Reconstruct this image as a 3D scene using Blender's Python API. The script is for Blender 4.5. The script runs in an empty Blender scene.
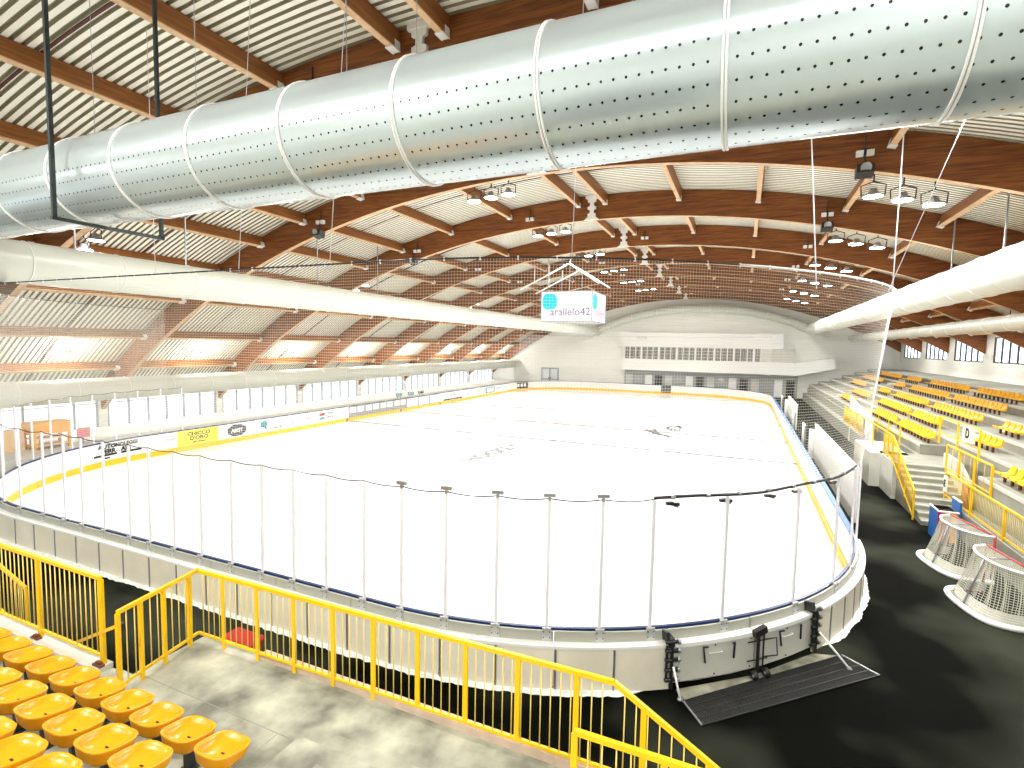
import bpy, math, random
from mathutils import Vector, Matrix, Quaternion
random.seed(7)
S = bpy.context.scene
COL = S.collection
PI = math.pi
V = Vector

# ------------------------------------------------------------------ materials
MATS = {}
def new_mat(name):
    m = bpy.data.materials.new(name); m.use_nodes = True
    nt = m.node_tree; nt.nodes.clear()
    out = nt.nodes.new('ShaderNodeOutputMaterial')
    b = nt.nodes.new('ShaderNodeBsdfPrincipled')
    nt.links.new(b.outputs[0], out.inputs[0])
    MATS[name] = m
    return m, nt, b, out
def rgb(c): return (c[0], c[1], c[2], 1)
def mat(name, c, rough=.5, metal=0, spec=.5, noise=0, nscale=8, bump=0, emit=None, estr=0):
    m, nt, b, out = new_mat(name)
    b.inputs['Roughness'].default_value = rough
    b.inputs['Metallic'].default_value = metal
    b.inputs['Specular IOR Level'].default_value = spec
    b.inputs['Base Color'].default_value = rgb(c)
    if noise or bump:
        tc = nt.nodes.new('ShaderNodeTexCoord')
        n = nt.nodes.new('ShaderNodeTexNoise'); n.inputs['Scale'].default_value = nscale; n.inputs['Detail'].default_value = 4
        nt.links.new(tc.outputs['Object'], n.inputs['Vector'])
        if noise:
            r = nt.nodes.new('ShaderNodeValToRGB')
            r.color_ramp.elements[0].position = .3; r.color_ramp.elements[1].position = .7
            r.color_ramp.elements[0].color = rgb([x*(1-noise) for x in c])
            r.color_ramp.elements[1].color = rgb([min(1, x*(1+noise*.6)) for x in c])
            nt.links.new(n.outputs[0], r.inputs[0]); nt.links.new(r.outputs[0], b.inputs['Base Color'])
        if bump:
            bp = nt.nodes.new('ShaderNodeBump'); bp.inputs['Strength'].default_value = bump
            nt.links.new(n.outputs[0], bp.inputs['Height']); nt.links.new(bp.outputs[0], b.inputs['Normal'])
    if emit:
        b.inputs['Emission Color'].default_value = rgb(emit); b.inputs['Emission Strength'].default_value = estr
    return m
def wood(name, c1, c2, scale):
    m, nt, b, out = new_mat(name)
    tc = nt.nodes.new('ShaderNodeTexCoord'); mp = nt.nodes.new('ShaderNodeMapping')
    mp.inputs['Scale'].default_value = scale
    n = nt.nodes.new('ShaderNodeTexNoise'); n.inputs['Scale'].default_value = 1; n.inputs['Detail'].default_value = 6
    w = nt.nodes.new('ShaderNodeTexNoise'); w.inputs['Scale'].default_value = 3.1; w.inputs['Detail'].default_value = 2
    r = nt.nodes.new('ShaderNodeValToRGB')
    r.color_ramp.elements[0].position = .36; r.color_ramp.elements[1].position = .62
    r.color_ramp.elements[0].color = rgb(c1); r.color_ramp.elements[1].color = rgb(c2)
    a = nt.nodes.new('ShaderNodeMath'); a.operation = 'ADD'
    s = nt.nodes.new('ShaderNodeMath'); s.operation = 'MULTIPLY'; s.inputs[1].default_value = .5
    nt.links.new(tc.outputs['Object'], mp.inputs[0]); nt.links.new(mp.outputs[0], n.inputs['Vector']); nt.links.new(mp.outputs[0], w.inputs['Vector'])
    nt.links.new(n.outputs[0], a.inputs[0]); nt.links.new(w.outputs[0], a.inputs[1]); nt.links.new(a.outputs[0], s.inputs[0])
    nt.links.new(s.outputs[0], r.inputs[0]); nt.links.new(r.outputs[0], b.inputs['Base Color'])
    b.inputs['Roughness'].default_value = .55
    return m
def glass(name, tint, alpha, rough=.05):
    m, nt, b, out = new_mat(name)
    nt.nodes.remove(b)
    t = nt.nodes.new('ShaderNodeBsdfTransparent'); t.inputs[0].default_value = rgb(tint)
    g = nt.nodes.new('ShaderNodeBsdfGlossy'); g.inputs['Roughness'].default_value = rough; g.inputs[0].default_value = (1, 1, 1, 1)
    x = nt.nodes.new('ShaderNodeMixShader'); x.inputs[0].default_value = alpha
    nt.links.new(t.outputs[0], x.inputs[1]); nt.links.new(g.outputs[0], x.inputs[2]); nt.links.new(x.outputs[0], out.inputs[0])
    return m

WOOD = wood('glulam_wood', (.10, .022, .003), (.28, .090, .012), (.5, 6, 9))
LIT_UNDER = wood('lit_underside', (.50, .30, .15), (.66, .44, .25), (2, 2, 9))  # ice-bounce light painted into the colour of arch and joist undersides
WOODP = wood('purlin_wood', (.19, .058, .010), (.33, .125, .026), (6, .5, 9))
WHITE = mat('white_paint', (.90, .90, .88), .45)
SHEET = mat('cream_sheet', (.86, .83, .72), .5)
FLUTE_SHADE = mat('flute_shade', (.33, .30, .20), .9)  # shade of the deck recesses painted into the flute colour
JOINT = mat('dark_red_joint', (.07, .008, .006), .6)
ICE = None
DUCT2 = mat('white_duct', (.62, .64, .57), .35, noise=.05, nscale=.6)
YEL = mat('yellow_paint', (.92, .58, .004), .35, noise=.06, nscale=4)
SEAT = mat('yellow_plastic', (.88, .37, .002), .25, noise=.05, nscale=5)
DARK = mat('black_metal', (.015, .015, .015), .4)
GREY = mat('grey_metal', (.35, .36, .37), .35, metal=.6)
STEEL = mat('galvanised', (.06, .075, .075), .4, metal=.7, noise=.2, nscale=6)
ALU = mat('aluminium_post', (.80, .80, .84), .35)
BRACK = mat('bracket_plate', (.55, .56, .54), .35, metal=.3)
BOARD = mat('board_white', (.80, .80, .77), .4, noise=.04, nscale=3)
BAND = mat('board_back_grey', (.42, .42, .36), .45)
SKIRT = mat('skirt_grey', (.86, .80, .66), .5, noise=.10, nscale=1.2)
GATE = mat('gate_grey', (.60, .60, .54), .45, noise=.06, nscale=2)
KICK = mat('kick_yellow', (.95, .50, .012), .4)
BLUE = mat('cap_blue', (.004, .025, .11), .35)
NETM = mat('net_cord', (.85, .82, .74), .7)
STRIP = mat('net_band', (.95, .95, .95), .6)
CONC = mat('concrete', (.42, .42, .33), .75, noise=.6, nscale=1.9, bump=.1)  # mottling, its contrast raised to stand in for net and beam shadow streaks
CONCL = mat('concrete_light', (.31, .31, .26), .7, noise=.15, nscale=2.0)
CONCW = mat('concrete_white', (.62, .62, .56), .6, noise=.08, nscale=3)
CURB = mat('pink_curb', (.62, .47, .36), .6, noise=.15, nscale=5)
WALLW = mat('wall_white', (.90, .90, .84), .6, noise=.03, nscale=.5)
SNOW = mat('snow', (.88, .90, .90), .6, noise=.12, nscale=6, bump=.6)
RED = mat('red_plastic', (.50, .008, .003), .35)
REDP = mat('red_post', (.35, .01, .01), .4)
BLUEP = mat('blue_panel', (.02, .16, .55), .4)
ORNP = mat('orange_panel', (.95, .42, .03), .45)
GOALN = mat('goal_net', (.70, .70, .60), .7)
MULL = mat('mullion_grey', (.34, .35, .36), .5)
DARKG = mat('dark_glass', (.03, .035, .04), .15)
RUBB = mat('grating', (.012, .012, .012), .6)
BLACKT = mat('black_text', (.01, .01, .01), .5)
TEAL = mat('teal_print', (.04, .28, .27), .5)
PURP = mat('grey_print', (.05, .04, .06), .5)
YSIGN = mat('yellow_sign', (.92, .80, .04), .45)
GREYP = mat('faint_ice_print', (.17, .21, .21), .6)
REDL = mat('faint_red_line', (.10, .03, .03), .6)
BLUL = mat('faint_blue_line', (.05, .06, .10), .6)
LAMP = mat('lamp_lens', (1, 1, 1), .4, emit=(1, .98, .94), estr=30)
LED = mat('led_screen', (.02, .02, .02), .4, emit=(1, 1, 1), estr=1.1)
LEDC = mat('led_cyan', (.0, .02, .02), .4, emit=(0, .86, .92), estr=1.0)
LEDT = mat('led_violet', (.0, .0, .0), .4, emit=(.25, .17, .35), estr=1.0)
LEDP = mat('led_pink', (.0, .0, .0), .4, emit=(.80, .30, .75), estr=1.0)
PANE = glass('window_pane', (.97, .98, 1), .05)
SHIELD = glass('shield_pane', (.985, .985, .99), .03)
HOUSE = mat('house_wall', (.80, .70, .60), .8)
ROOF = mat('house_roof', (.55, .22, .12), .8)
GROUND = mat('outside_ground', (.6, .62, .6), .8, noise=.1, nscale=.5)

def floor_mat():
    m, nt, b, out = new_mat('black_rubber')
    tc = nt.nodes.new('ShaderNodeTexCoord')
    n = nt.nodes.new('ShaderNodeTexNoise'); n.inputs['Scale'].default_value = .24; n.inputs['Detail'].default_value = 3
    n2 = nt.nodes.new('ShaderNodeTexNoise'); n2.inputs['Scale'].default_value = 60; n2.inputs['Detail'].default_value = 2
    r = nt.nodes.new('ShaderNodeValToRGB')
    r.color_ramp.elements[0].position = .45; r.color_ramp.elements[1].position = .62
    r.color_ramp.elements[0].color = (.0015, .0018, .0008, 1); r.color_ramp.elements[1].color = (.036, .040, .028, 1)
    nt.links.new(tc.outputs['Object'], n.inputs['Vector']); nt.links.new(tc.outputs['Object'], n2.inputs['Vector'])
    nt.links.new(n.outputs[0], r.inputs[0]); nt.links.new(r.outputs[0], b.inputs['Base Color'])
    bp = nt.nodes.new('ShaderNodeBump'); bp.inputs['Strength'].default_value = .25
    nt.links.new(n2.outputs[0], bp.inputs['Height']); nt.links.new(bp.outputs[0], b.inputs['Normal'])
    b.inputs['Roughness'].default_value = .8; b.inputs['Specular IOR Level'].default_value = .04
    return m
RUBBER = floor_mat()
def ice_mat():
    m, nt, b, out = new_mat('ice')
    b.inputs['Base Color'].default_value = (.93, .95, .97, 1); b.inputs['Roughness'].default_value = .25
    tc = nt.nodes.new('ShaderNodeTexCoord')
    n = nt.nodes.new('ShaderNodeTexNoise'); n.inputs['Scale'].default_value = .5; n.inputs['Detail'].default_value = 5
    nt.links.new(tc.outputs['Object'], n.inputs['Vector'])
    bp = nt.nodes.new('ShaderNodeBump'); bp.inputs['Strength'].default_value = .08
    nt.links.new(n.outputs[0], bp.inputs['Height']); nt.links.new(bp.outputs[0], b.inputs['Normal'])
    return m
ICE = ice_mat()
def perf_duct():
    # painted sheet duct: object X runs along the duct, rows of small dark nozzle holes round its lower half
    m, nt, b, out = new_mat('perforated_duct')
    N = nt.nodes.new; L = nt.links.new
    tc = N('ShaderNodeTexCoord'); sp = N('ShaderNodeSeparateXYZ'); L(tc.outputs['Object'], sp.inputs[0])
    def M(op, a, b_=None, c=None):
        n = N('ShaderNodeMath'); n.operation = op
        for i, x in enumerate((a, b_, c)):
            if x is None: continue
            if isinstance(x, (int, float)): n.inputs[i].default_value = x
            else: L(x, n.inputs[i])
        return n.outputs[0]
    ang = M('ARCTAN2', sp.outputs[2], sp.outputs[1])          # angle round the duct
    pit = .115
    fx = M('ABSOLUTE', M('SUBTRACT', M('FRACT', M('DIVIDE', sp.outputs[0], pit)), .5))
    dx = M('MULTIPLY', fx, pit)
    step = math.radians(14)
    fa = M('ABSOLUTE', M('SUBTRACT', M('FRACT', M('DIVIDE', ang, step)), .5))
    da = M('MULTIPLY', fa, step*.7)
    d = M('SQRT', M('ADD', M('MULTIPLY', dx, dx), M('MULTIPLY', da, da)))
    hole = M('LESS_THAN', d, .0125)
    # only on the lower half facing the seats and below
    low = M('LESS_THAN', sp.outputs[2], .02)
    k = M('MULTIPLY', hole, low)
    mx = N('ShaderNodeMixRGB'); mx.inputs[1].default_value = (.58, .66, .69, 1); mx.inputs[2].default_value = (.01, .01, .01, 1)
    L(k, mx.inputs[0]); L(mx.outputs[0], b.inputs['Base Color'])
    b.inputs['Roughness'].default_value = .24; b.inputs['Metallic'].default_value = .45
    return m
DUCT1 = perf_duct()

# ------------------------------------------------------------------ mesh builder
class MB:
    def __init__(self): self.v = []; self.f = []; self.m = []; self.mats = []; self.sm = []
    def mi(self, m):
        if m is None: m = self.mats[0] if self.mats else None
        if m not in self.mats: self.mats.append(m)
        return self.mats.index(m)
    def add(self, vs, fs, m=None, smooth=False):
        o = len(self.v); self.v += [tuple(p) for p in vs]; k = self.mi(m)
        for f in fs: self.f.append(tuple(i+o for i in f)); self.m.append(k); self.sm.append(smooth)
        return self
    def box(self, a, b, m=None):
        x0, y0, z0 = a; x1, y1, z1 = b
        vs = [(x0,y0,z0),(x1,y0,z0),(x1,y1,z0),(x0,y1,z0),(x0,y0,z1),(x1,y0,z1),(x1,y1,z1),(x0,y1,z1)]
        return self.add(vs, [(0,3,2,1),(4,5,6,7),(0,1,5,4),(1,2,6,5),(2,3,7,6),(3,0,4,7)], m)
    def bar(self, p, q, w, h=None, m=None, up=(0,0,1)):
        """rectangular bar from p to q, width w across, height h along up"""
        h = h or w; p, q = V(p), V(q); d = (q-p).normalized(); up = V(up)
        if abs(d.dot(up)) > .97: up = V((0,1,0)) if abs(d.y) < .9 else V((1,0,0))
        s = d.cross(up).normalized(); u = s.cross(d).normalized()
        vs = []
        for c in (p, q):
            for a, b in ((-1,-1),(1,-1),(1,1),(-1,1)): vs.append(c + s*(a*w/2) + u*(b*h/2))
        return self.add(vs, [(3,2,1,0),(4,5,6,7),(0,1,5,4),(1,2,6,5),(2,3,7,6),(3,0,4,7)], m)
    def tube(self, pts, r, n=8, m=None, cap=True, closed=False):
        pts = [V(p) for p in pts]; N = len(pts); rs = r if isinstance(r, (list, tuple)) else [r]*N
        t0 = (pts[1]-pts[0]).normalized()
        u = t0.orthogonal().normalized(); vs = []
        for i, p in enumerate(pts):
            if closed: t = (pts[(i+1) % N]-pts[i-1]).normalized()
            elif i == 0: t = t0
            elif i == N-1: t = (pts[i]-pts[i-1]).normalized()
            else: t = ((pts[i+1]-p).normalized()+(p-pts[i-1]).normalized()).normalized()
            u = (u - t*u.dot(t)).normalized(); w = t.cross(u)
            for k in range(n):
                a = 2*PI*k/n; vs.append(p + (u*math.cos(a)+w*math.sin(a))*rs[i])
        fs = []
        for i in range(N if closed else N-1):
            j = (i+1) % N
            for k in range(n): fs.append((i*n+k, i*n+(k+1) % n, j*n+(k+1) % n, j*n+k))
        if cap and not closed:
            fs.append(tuple(range(n-1, -1, -1))); fs.append(tuple((N-1)*n+k for k in range(n)))
        return self.add(vs, fs, m, n > 4)
    def lathe(self, prof, n=24, m=None, origin=(0,0,0), smooth=True):
        o = V(origin); vs = []
        for r, z in prof:
            for k in range(n):
                a = 2*PI*k/n; vs.append(o+V((r*math.cos(a), r*math.sin(a), z)))
        fs = []
        for i in range(len(prof)-1):
            for k in range(n): fs.append((i*n+k, i*n+(k+1) % n, (i+1)*n+(k+1) % n, (i+1)*n+k))
        return self.add(vs, fs, m, smooth)
    def prism(self, poly, axis, a, b, m=None):
        """poly of 2D points extruded between a and b along axis (0,1,2)"""
        n = len(poly); vs = []
        for t in (a, b):
            for p in poly:
                if axis == 0: vs.append((t, p[0], p[1]))
                elif axis == 1: vs.append((p[0], t, p[1]))
                else: vs.append((p[0], p[1], t))
        fs = [tuple(range(n-1, -1, -1)), tuple(range(n, 2*n))] + [(i, (i+1) % n, n+(i+1) % n, n+i) for i in range(n)]
        return self.add(vs, fs, m)
    def build(self, name, m=None, parent=None, loc=None, sharp=None):
        me = bpy.data.meshes.new(name)
        me.from_pydata(self.v, [], self.f)
        if m is not None and not any(self.mats): me.materials.append(m)
        else:
            for x in self.mats: me.materials.append(x if x is not None else m)
            me.polygons.foreach_set('material_index', self.m)
        me.polygons.foreach_set('use_smooth', self.sm)
        me.update()
        bm_fix(me)
        o = bpy.data.objects.new(name, me); COL.objects.link(o)
        if loc: o.location = loc
        if parent: o.parent = parent
        return o
import bmesh
def bm_fix(me):
    if len(me.polygons) > 60000: return
    b = bmesh.new(); b.from_mesh(me); bmesh.ops.recalc_face_normals(b, faces=b.faces); b.to_mesh(me); b.free()

def tag(o, label=None, cat=None, group=None, kind=None):
    if label: o['label'] = label
    if cat: o['category'] = cat
    if group: o['group'] = group
    if kind: o['kind'] = kind
    return o
def empty(name, loc=(0,0,0), rz=0, label=None, cat=None, group=None, kind=None):
    o = bpy.data.objects.new(name, None); COL.objects.link(o); o.location = loc; o.rotation_euler = (0,0,rz)
    o.empty_display_size = .1
    return tag(o, label, cat, group, kind)
def kids(o): return [c for c in COL.objects if c.parent == o]
def dup(o, loc=None, rz=None, label=None, group=None, cache={}):
    if o not in cache: cache[o] = [(c, kids(c)) for c in kids(o)]
    r = o.copy(); COL.objects.link(r)
    if loc is not None: r.location = loc
    if rz is not None: r.rotation_euler = (0,0,rz)
    if label: r['label'] = label
    if group: r['group'] = group
    for c, gs in cache[o]:
        k = c.copy(); COL.objects.link(k); k.parent = r
        for g in gs:
            x = g.copy(); COL.objects.link(x); x.parent = k
    return r
ORD = ['first','second','third','fourth','fifth','sixth','seventh','eighth','ninth','tenth','eleventh','twelfth','thirteenth','fourteenth','fifteenth','sixteenth','seventeenth','eighteenth','nineteenth','twentieth']
def ordw(i):
    if i < 20: return ORD[i]
    t = ['','','twenty','thirty','forty','fifty','sixty','seventy'][(i+1)//10]; r = (i+1) % 10
    return t+'-'+ORD[r-1] if r else t[:-1]+'ieth'
def text_mesh(name, s, size, m, parent, mw, ext=.004, align='CENTER', bold=0.0):
    c = bpy.data.curves.new(name+'_font', 'FONT'); c.body = s; c.size = size; c.extrude = ext; c.align_x = align; c.align_y = 'CENTER'; c.offset = bold
    c.resolution_u = 3
    t = bpy.data.objects.new(name+'_tmp', c); COL.objects.link(t)
    dg = bpy.context.evaluated_depsgraph_get(); me = bpy.data.meshes.new_from_object(t.evaluated_get(dg))
    COL.objects.unlink(t); bpy.data.objects.remove(t)
    me.name = name; me.materials.clear(); me.materials.append(m); me.transform(mw)
    o = bpy.data.objects.new(name, me); COL.objects.link(o); o.parent = parent
    return o
def face_mw(origin, xdir, ydir):
    x = V(xdir).normalized(); y = V(ydir).normalized(); z = x.cross(y)
    M = Matrix((x, y, z)).transposed().to_4x4(); M.translation = V(origin); return M

# ------------------------------------------------------------------ camera
cam = bpy.data.cameras.new('camera'); co = bpy.data.objects.new('camera', cam); COL.objects.link(co)
F = 524.94
cam.sensor_width = 36; cam.lens = F/1024*36; cam.clip_start = .05; cam.clip_end = 400
R = Matrix(((0.9141486, -0.047548, 0.40258108), (0.40493885, 0.06082772, -0.91231821), (0.01889081, 0.99701513, 0.07485961)))
co.matrix_world = Matrix.Translation((0, 0, 6)) @ R.to_4x4()
S.camera = co

# ------------------------------------------------------------------ world
w = bpy.data.worlds.new('sky'); w.use_nodes = True; S.world = w
nt = w.node_tree; bg = nt.nodes['Background']; bg.inputs[0].default_value = (.86, .93, 1, 1); bg.inputs[1].default_value = 3.6

# ------------------------------------------------------------------ key dimensions
XL, XR, YN, YF, RC = -27.1, 2.8, 7.75, 69.8, 8.7      # rink inner faces, corner radius
FZ = .15                                               # floor round the rink
WX0, WX1, WY0, WY1 = -34.8, 16.0, -7.0, 72.1
ACX, ACZ, AR = -6.5, 12.3-43, 43.0                     # arch centre, soffit radius
BY = [3.42+7.58*k for k in range(10)]                  # arch positions along the hall
def arc(x, r=AR): return ACZ + math.sqrt(r*r-(x-ACX)**2)

# rink outline: s runs from the middle of the near end towards +x, counter clockwise
def rink_path():
    segs = []
    L1 = (XR-RC) - (-12.15)
    segs.append(('l', V((-12.15, YN)), V((1, 0)), L1))
    segs.append(('c', V((XR-RC, YN+RC)), -PI/2, PI/2*RC))
    segs.append(('l', V((XR, YN+RC)), V((0, 1)), YF-YN-2*RC))
    segs.append(('c', V((XR-RC, YF-RC)), 0, PI/2*RC))
    segs.append(('l', V((XR-RC, YF)), V((-1, 0)), XR-XL-2*RC))
    segs.append(('c', V((XL+RC, YF-RC)), PI/2, PI/2*RC))
    segs.append(('l', V((XL, YF-RC)), V((0, -1)), YF-YN-2*RC))
    segs.append(('c', V((XL+RC, YN+RC)), PI, PI/2*RC))
    segs.append(('l', V((XL+RC, YN)), V((1, 0)), -12.15-(XL+RC)))
    return segs
PATH = rink_path(); PLEN = sum(s[3] for s in PATH)
def P(s, off=0, z=0):
    s = s % PLEN
    for k, a, b, L in PATH:
        if s <= L or (k, a) == (PATH[-1][0], PATH[-1][1]):
            if k == 'l': p = a + b*s; n = V((b.y, -b.x))
            else: t = b + s/RC; n = V((math.cos(t), math.sin(t))); p = a + n*RC
            p = p + n*off
            return V((p.x, p.y, z))
        s -= L
def nearest_s(x, y, lo=-30, hi=60):
    best = None; s = lo
    while s < hi:
        q = P(s); d = (q.x-x)**2+(q.y-y)**2
        if best is None or d < best[0]: best = (d, s)
        s += .02
    return best[1]
CS = [0]
for s_ in PATH: CS.append(CS[-1]+s_[3])
def ribbon(mb, s0, s1, prof, m=None, step=.35, smooth=True, cap=True):
    """sweep a closed profile [(off, z)...] along the rink outline"""
    n = max(1, int(math.ceil((s1-s0)/step))); k = len(prof); vs = []
    for i in range(n+1):
        s = s0+(s1-s0)*i/n
        for o_, z in prof: vs.append(P(s, o_, z))
    fs = []
    for i in range(n):
        for j in range(k): fs.append((i*k+j, i*k+(j+1) % k, (i+1)*k+(j+1) % k, (i+1)*k+j))
    if cap: fs += [tuple(range(k)), tuple(n*k+j for j in range(k-1, -1, -1))]
    mb.add(vs, fs, m, False)
def rect(o0, o1, z0, z1): return [(o0, z0), (o1, z0), (o1, z1), (o0, z1)]

# ================================================================== SETTING
fl = MB().box((WX0-.3, WY0-.3, FZ-.12), (WX1+.3, WY1+.3, FZ-.0)).v
# floor with a hole for the ice: built as a ring between the rink outline and the walls
def floor_ring():
    mb = MB(); n = 240; inner = [P(PLEN*i/n, .12) for i in range(n)]
    outer = []
    for p in inner:
        c = V((-12.15, 38.8, 0)); d = V((p.x, p.y, 0))-c
        tx = ((WX1+.2 if d.x > 0 else WX0-.2)-c.x)/d.x if abs(d.x) > 1e-6 else 1e9
        ty = ((WY1+.2 if d.y > 0 else WY0-.2)-c.y)/d.y if abs(d.y) > 1e-6 else 1e9
        outer.append(c+d*min(tx, ty))
    # corners of the hall need their own vertices: replace the closest outer points
    for cx_, cy_ in ((WX0-.2, WY0-.2), (WX1+.2, WY0-.2), (WX0-.2, WY1+.2), (WX1+.2, WY1+.2)):
        k = min(range(n), key=lambda i: (outer[i]-V((cx_, cy_, 0))).length); outer[k] = V((cx_, cy_, 0))
    vs = []
    for z in (FZ, FZ-.2):
        vs += [(p.x, p.y, z) for p in inner]+[(p.x, p.y, z) for p in outer]
    fs = []
    for i in range(n):
        j = (i+1) % n
        fs += [(i, j, n+j, n+i), (2*n+i, 3*n+i, 3*n+j, 2*n+j), (i, 2*n+i, 2*n+j, j), (n+i, n+j, 3*n+j, 3*n+i)]
    mb.add(vs, fs, RUBBER)
    return mb.build('floor')
tag(floor_ring(), kind='structure')
mb = MB(); n = 200; vs = [(P(PLEN*i/n, .1).x, P(PLEN*i/n, .1).y, 0) for i in range(n)]
vs += [(x, y, -.1) for x, y, z in vs]
mb.add(vs, [tuple(range(n)), tuple(range(2*n-1, n-1, -1))]+[(i, (i+1) % n, n+(i+1) % n, n+i) for i in range(n)], ICE)
ice = tag(mb.build('ice_floor'), kind='structure')

# ceiling: trapezoid deck, flutes running across the hall, following the arch
def deck():
    mb = MB(); NX = 44; xs = [WX0-.25+(WX1-WX0+.5)*i/NX for i in range(NX+1)]
    pitch = .235; prof = [(0, 0), (.13, 0), (.15, .07), (.215, .07), (.235, 0)]
    y = 3.4; cols = []
    ysz = []
    while y < WY1+.3:
        for k in range(4): ysz.append((y+prof[k][0], prof[k][1], k))
        y += pitch
    vs = []
    for yy, dz, k in ysz:
        for x in xs:
            vs.append((x, yy, arc(x, AR+1.2)+dz))
    n = NX+1
    for a in range(len(ysz)-1):
        k = ysz[a][2]; m = SHEET if k in (0,) else FLUTE_SHADE
        fs = []
        for i in range(NX): fs.append((a*n+i, a*n+i+1, (a+1)*n+i+1, (a+1)*n+i))
        mi = mb.mi(m); mb.f += fs; mb.m += [mi]*len(fs); mb.sm += [False]*len(fs)
    mb.v = vs
    o = mb.build('ceiling'); return o
tag(deck(), kind='structure')
mb = MB()   # roof over the near seats and outer skin, keeps daylight out
NX = 30; xs = [WX0-.5+(WX1-WX0+1.0)*i/NX for i in range(NX+1)]
poly = [(x, arc(x, AR+1.42)) for x in xs]+[(x, arc(x, AR+1.60)) for x in reversed(xs)]
mb.prism(poly, 1, WY0-.3, WY1+.3, SHEET)
tag(mb.build('ceiling_outer'), kind='structure')
# dark red sheet joint in the middle of every bay
for k in range(9):
    y = BY[k]+3.79; mb = MB()
    prev = None
    for i in range(41):
        x = WX0+.2+(WX1-WX0-.4)*i/40
        p = V((x, y, arc(x, AR+1.185)))
        if prev is not None: mb.bar(prev, p, .07, .03)
        prev = p
    tag(mb.build('ceiling_joint', JOINT), kind='structure')

# walls
mb = MB(); mb.box((WX0-.3, WY0-.3, -.1), (WX0, WY1+.3, .3), CONCW)
mb.box((WX0-.3, WY0-.3, 2.72), (WX0, WY1+.3, 3.6), WALLW)
for k in range(-1, 10):
    y = 3.42+7.58*k
    mb.box((WX0-.3, max(WY0-.3, y-.3), .3), (WX0, y+.3, 2.72), WALLW)
tag(mb.build('wall_left'), kind='structure')
wn = 0
for k in range(0, 9):
    y0 = BY[k]+.3; y1 = BY[k]+7.28; wn += 1
    e = empty('window_%d' % wn, (WX0-.05, y0, .3), kind='structure')
    fr = MB(); pn = MB()
    npan = 6
    for i in range(npan+1):
        yy = (y1-y0)*i/npan
        fr.box((-.06, yy-.04, 0), (.06, yy+.04, 2.42))
    fr.box((-.06, 0, 0), (.06, y1-y0, .07)); fr.box((-.06, 0, 2.35), (.06, y1-y0, 2.42))
    fr.box((-.04, 0, 1.75), (.04, y1-y0, 1.80))
    fr.build('window_frame', MULL, e)
    pn.box((-.008, .02, .05), (.008, y1-y0-.02, 2.38)); pn.build('pane', PANE, e)
mb = MB(); mb.box((WX0, 8.0, FZ-.05), (-28.4, 71.5, .62), CONCW); mb.box((WX0, 8.0, .6), (-31.0, 71.5, .66), WALLW)
tag(mb.build('terrace_left'), kind='structure')
# right wall, window band per bay
mb = MB(); mb.box((WX1, WY0-.3, -.1), (WX1+.3, WY1+.3, 5.35), WALLW)
for k in range(-1, 10):
    y = 3.42+7.58*k
    a, b = max(WY0-.3, y-1.4 if k != 5 else y-4.8), min(WY1+.3, y+.35)
    mb.box((WX1, a, 5.35), (WX1+.3, b, 7.6), WALLW)
tag(mb.build('wall_right'), kind='structure')
for k in range(0, 9):
    y0 = BY[k]+.35; y1 = BY[k+1]-1.4 if k+1 < 10 else WY1
    if k+1 == 6: y1 = BY[6]-1.4
    if k+1 == 5: y1 = BY[5]-4.8
    wn += 1
    e = empty('window_%d' % wn, (WX1+.05, y0, 5.35), kind='structure')
    fr = MB(); w_ = y1-y0; npan = max(2, int(w_/1.0))
    for i in range(npan+1):
        yy = w_*i/npan; fr.box((-.05, yy-.04, 0), (.05, yy+.04, 1.8))
    fr.box((-.05, 0, 0), (.05, w_, .08)); fr.box((-.05, 0, 1.72), (.05, w_, 1.8)); fr.build('window_frame', DARK, e)
    MB().box((-.006, .02, .04), (.006, w_-.02, 1.76)).build('pane', PANE, e)
# far wall with arched head
xs = [WX0-.3+(WX1-WX0+.6)*i/40 for i in range(41)]
mb = MB()
poly = [(WX0-.3, -.1)]+[(WX1+.3, -.1)]+[(x, arc(x, AR+1.3)) for x in reversed(xs)]
mb.prism(poly, 1, WY1, WY1+.3, WALLW)
tag(mb.build('wall_far'), kind='structure')
mb = MB(); mb.prism(poly, 1, WY0-.3, WY0, WALLW); tag(mb.build('wall_near'), kind='structure')

# ================================================================== ROOF TIMBER
def arch_mesh():
    mb = MB(); N = 60; x0, x1 = WX0+.05, WX1-.05; t = .12; vs = []
    for i in range(N+1):
        x = x0+(x1-x0)*i/N
        zb, zt = arc(x, AR), arc(x, AR+1.17)
        vs += [(x, -t, zb), (x, t, zb), (x, t, zt), (x, -t, zt)]
    fs = [(3,2,1,0), tuple(N*4+j for j in range(4))]
    for i in range(N):
        for j in range(1, 4): fs.append((i*4+j, i*4+(j+1) % 4, i*4+4+(j+1) % 4, i*4+4+j))
    mb.add(vs, fs, WOOD); mb.add(vs, [(i*4, i*4+1, i*4+5, i*4+4) for i in range(N)], LIT_UNDER); return mb
hinge_poly = [(-.42, 1.16), (-.42, 1.04), (-.26, .98), (-.26, .86), (-.12, .82), (-.12, .66), (-.26, .62), (-.26, .50), (-.12, .46), (-.12, .32), (-.26, .28), (-.26, .12), (-.48, -.02)]
hinge_poly = [(x*.8, z) for x, z in hinge_poly] + [(-x*.8, z) for x, z in reversed(hinge_poly)]
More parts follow.
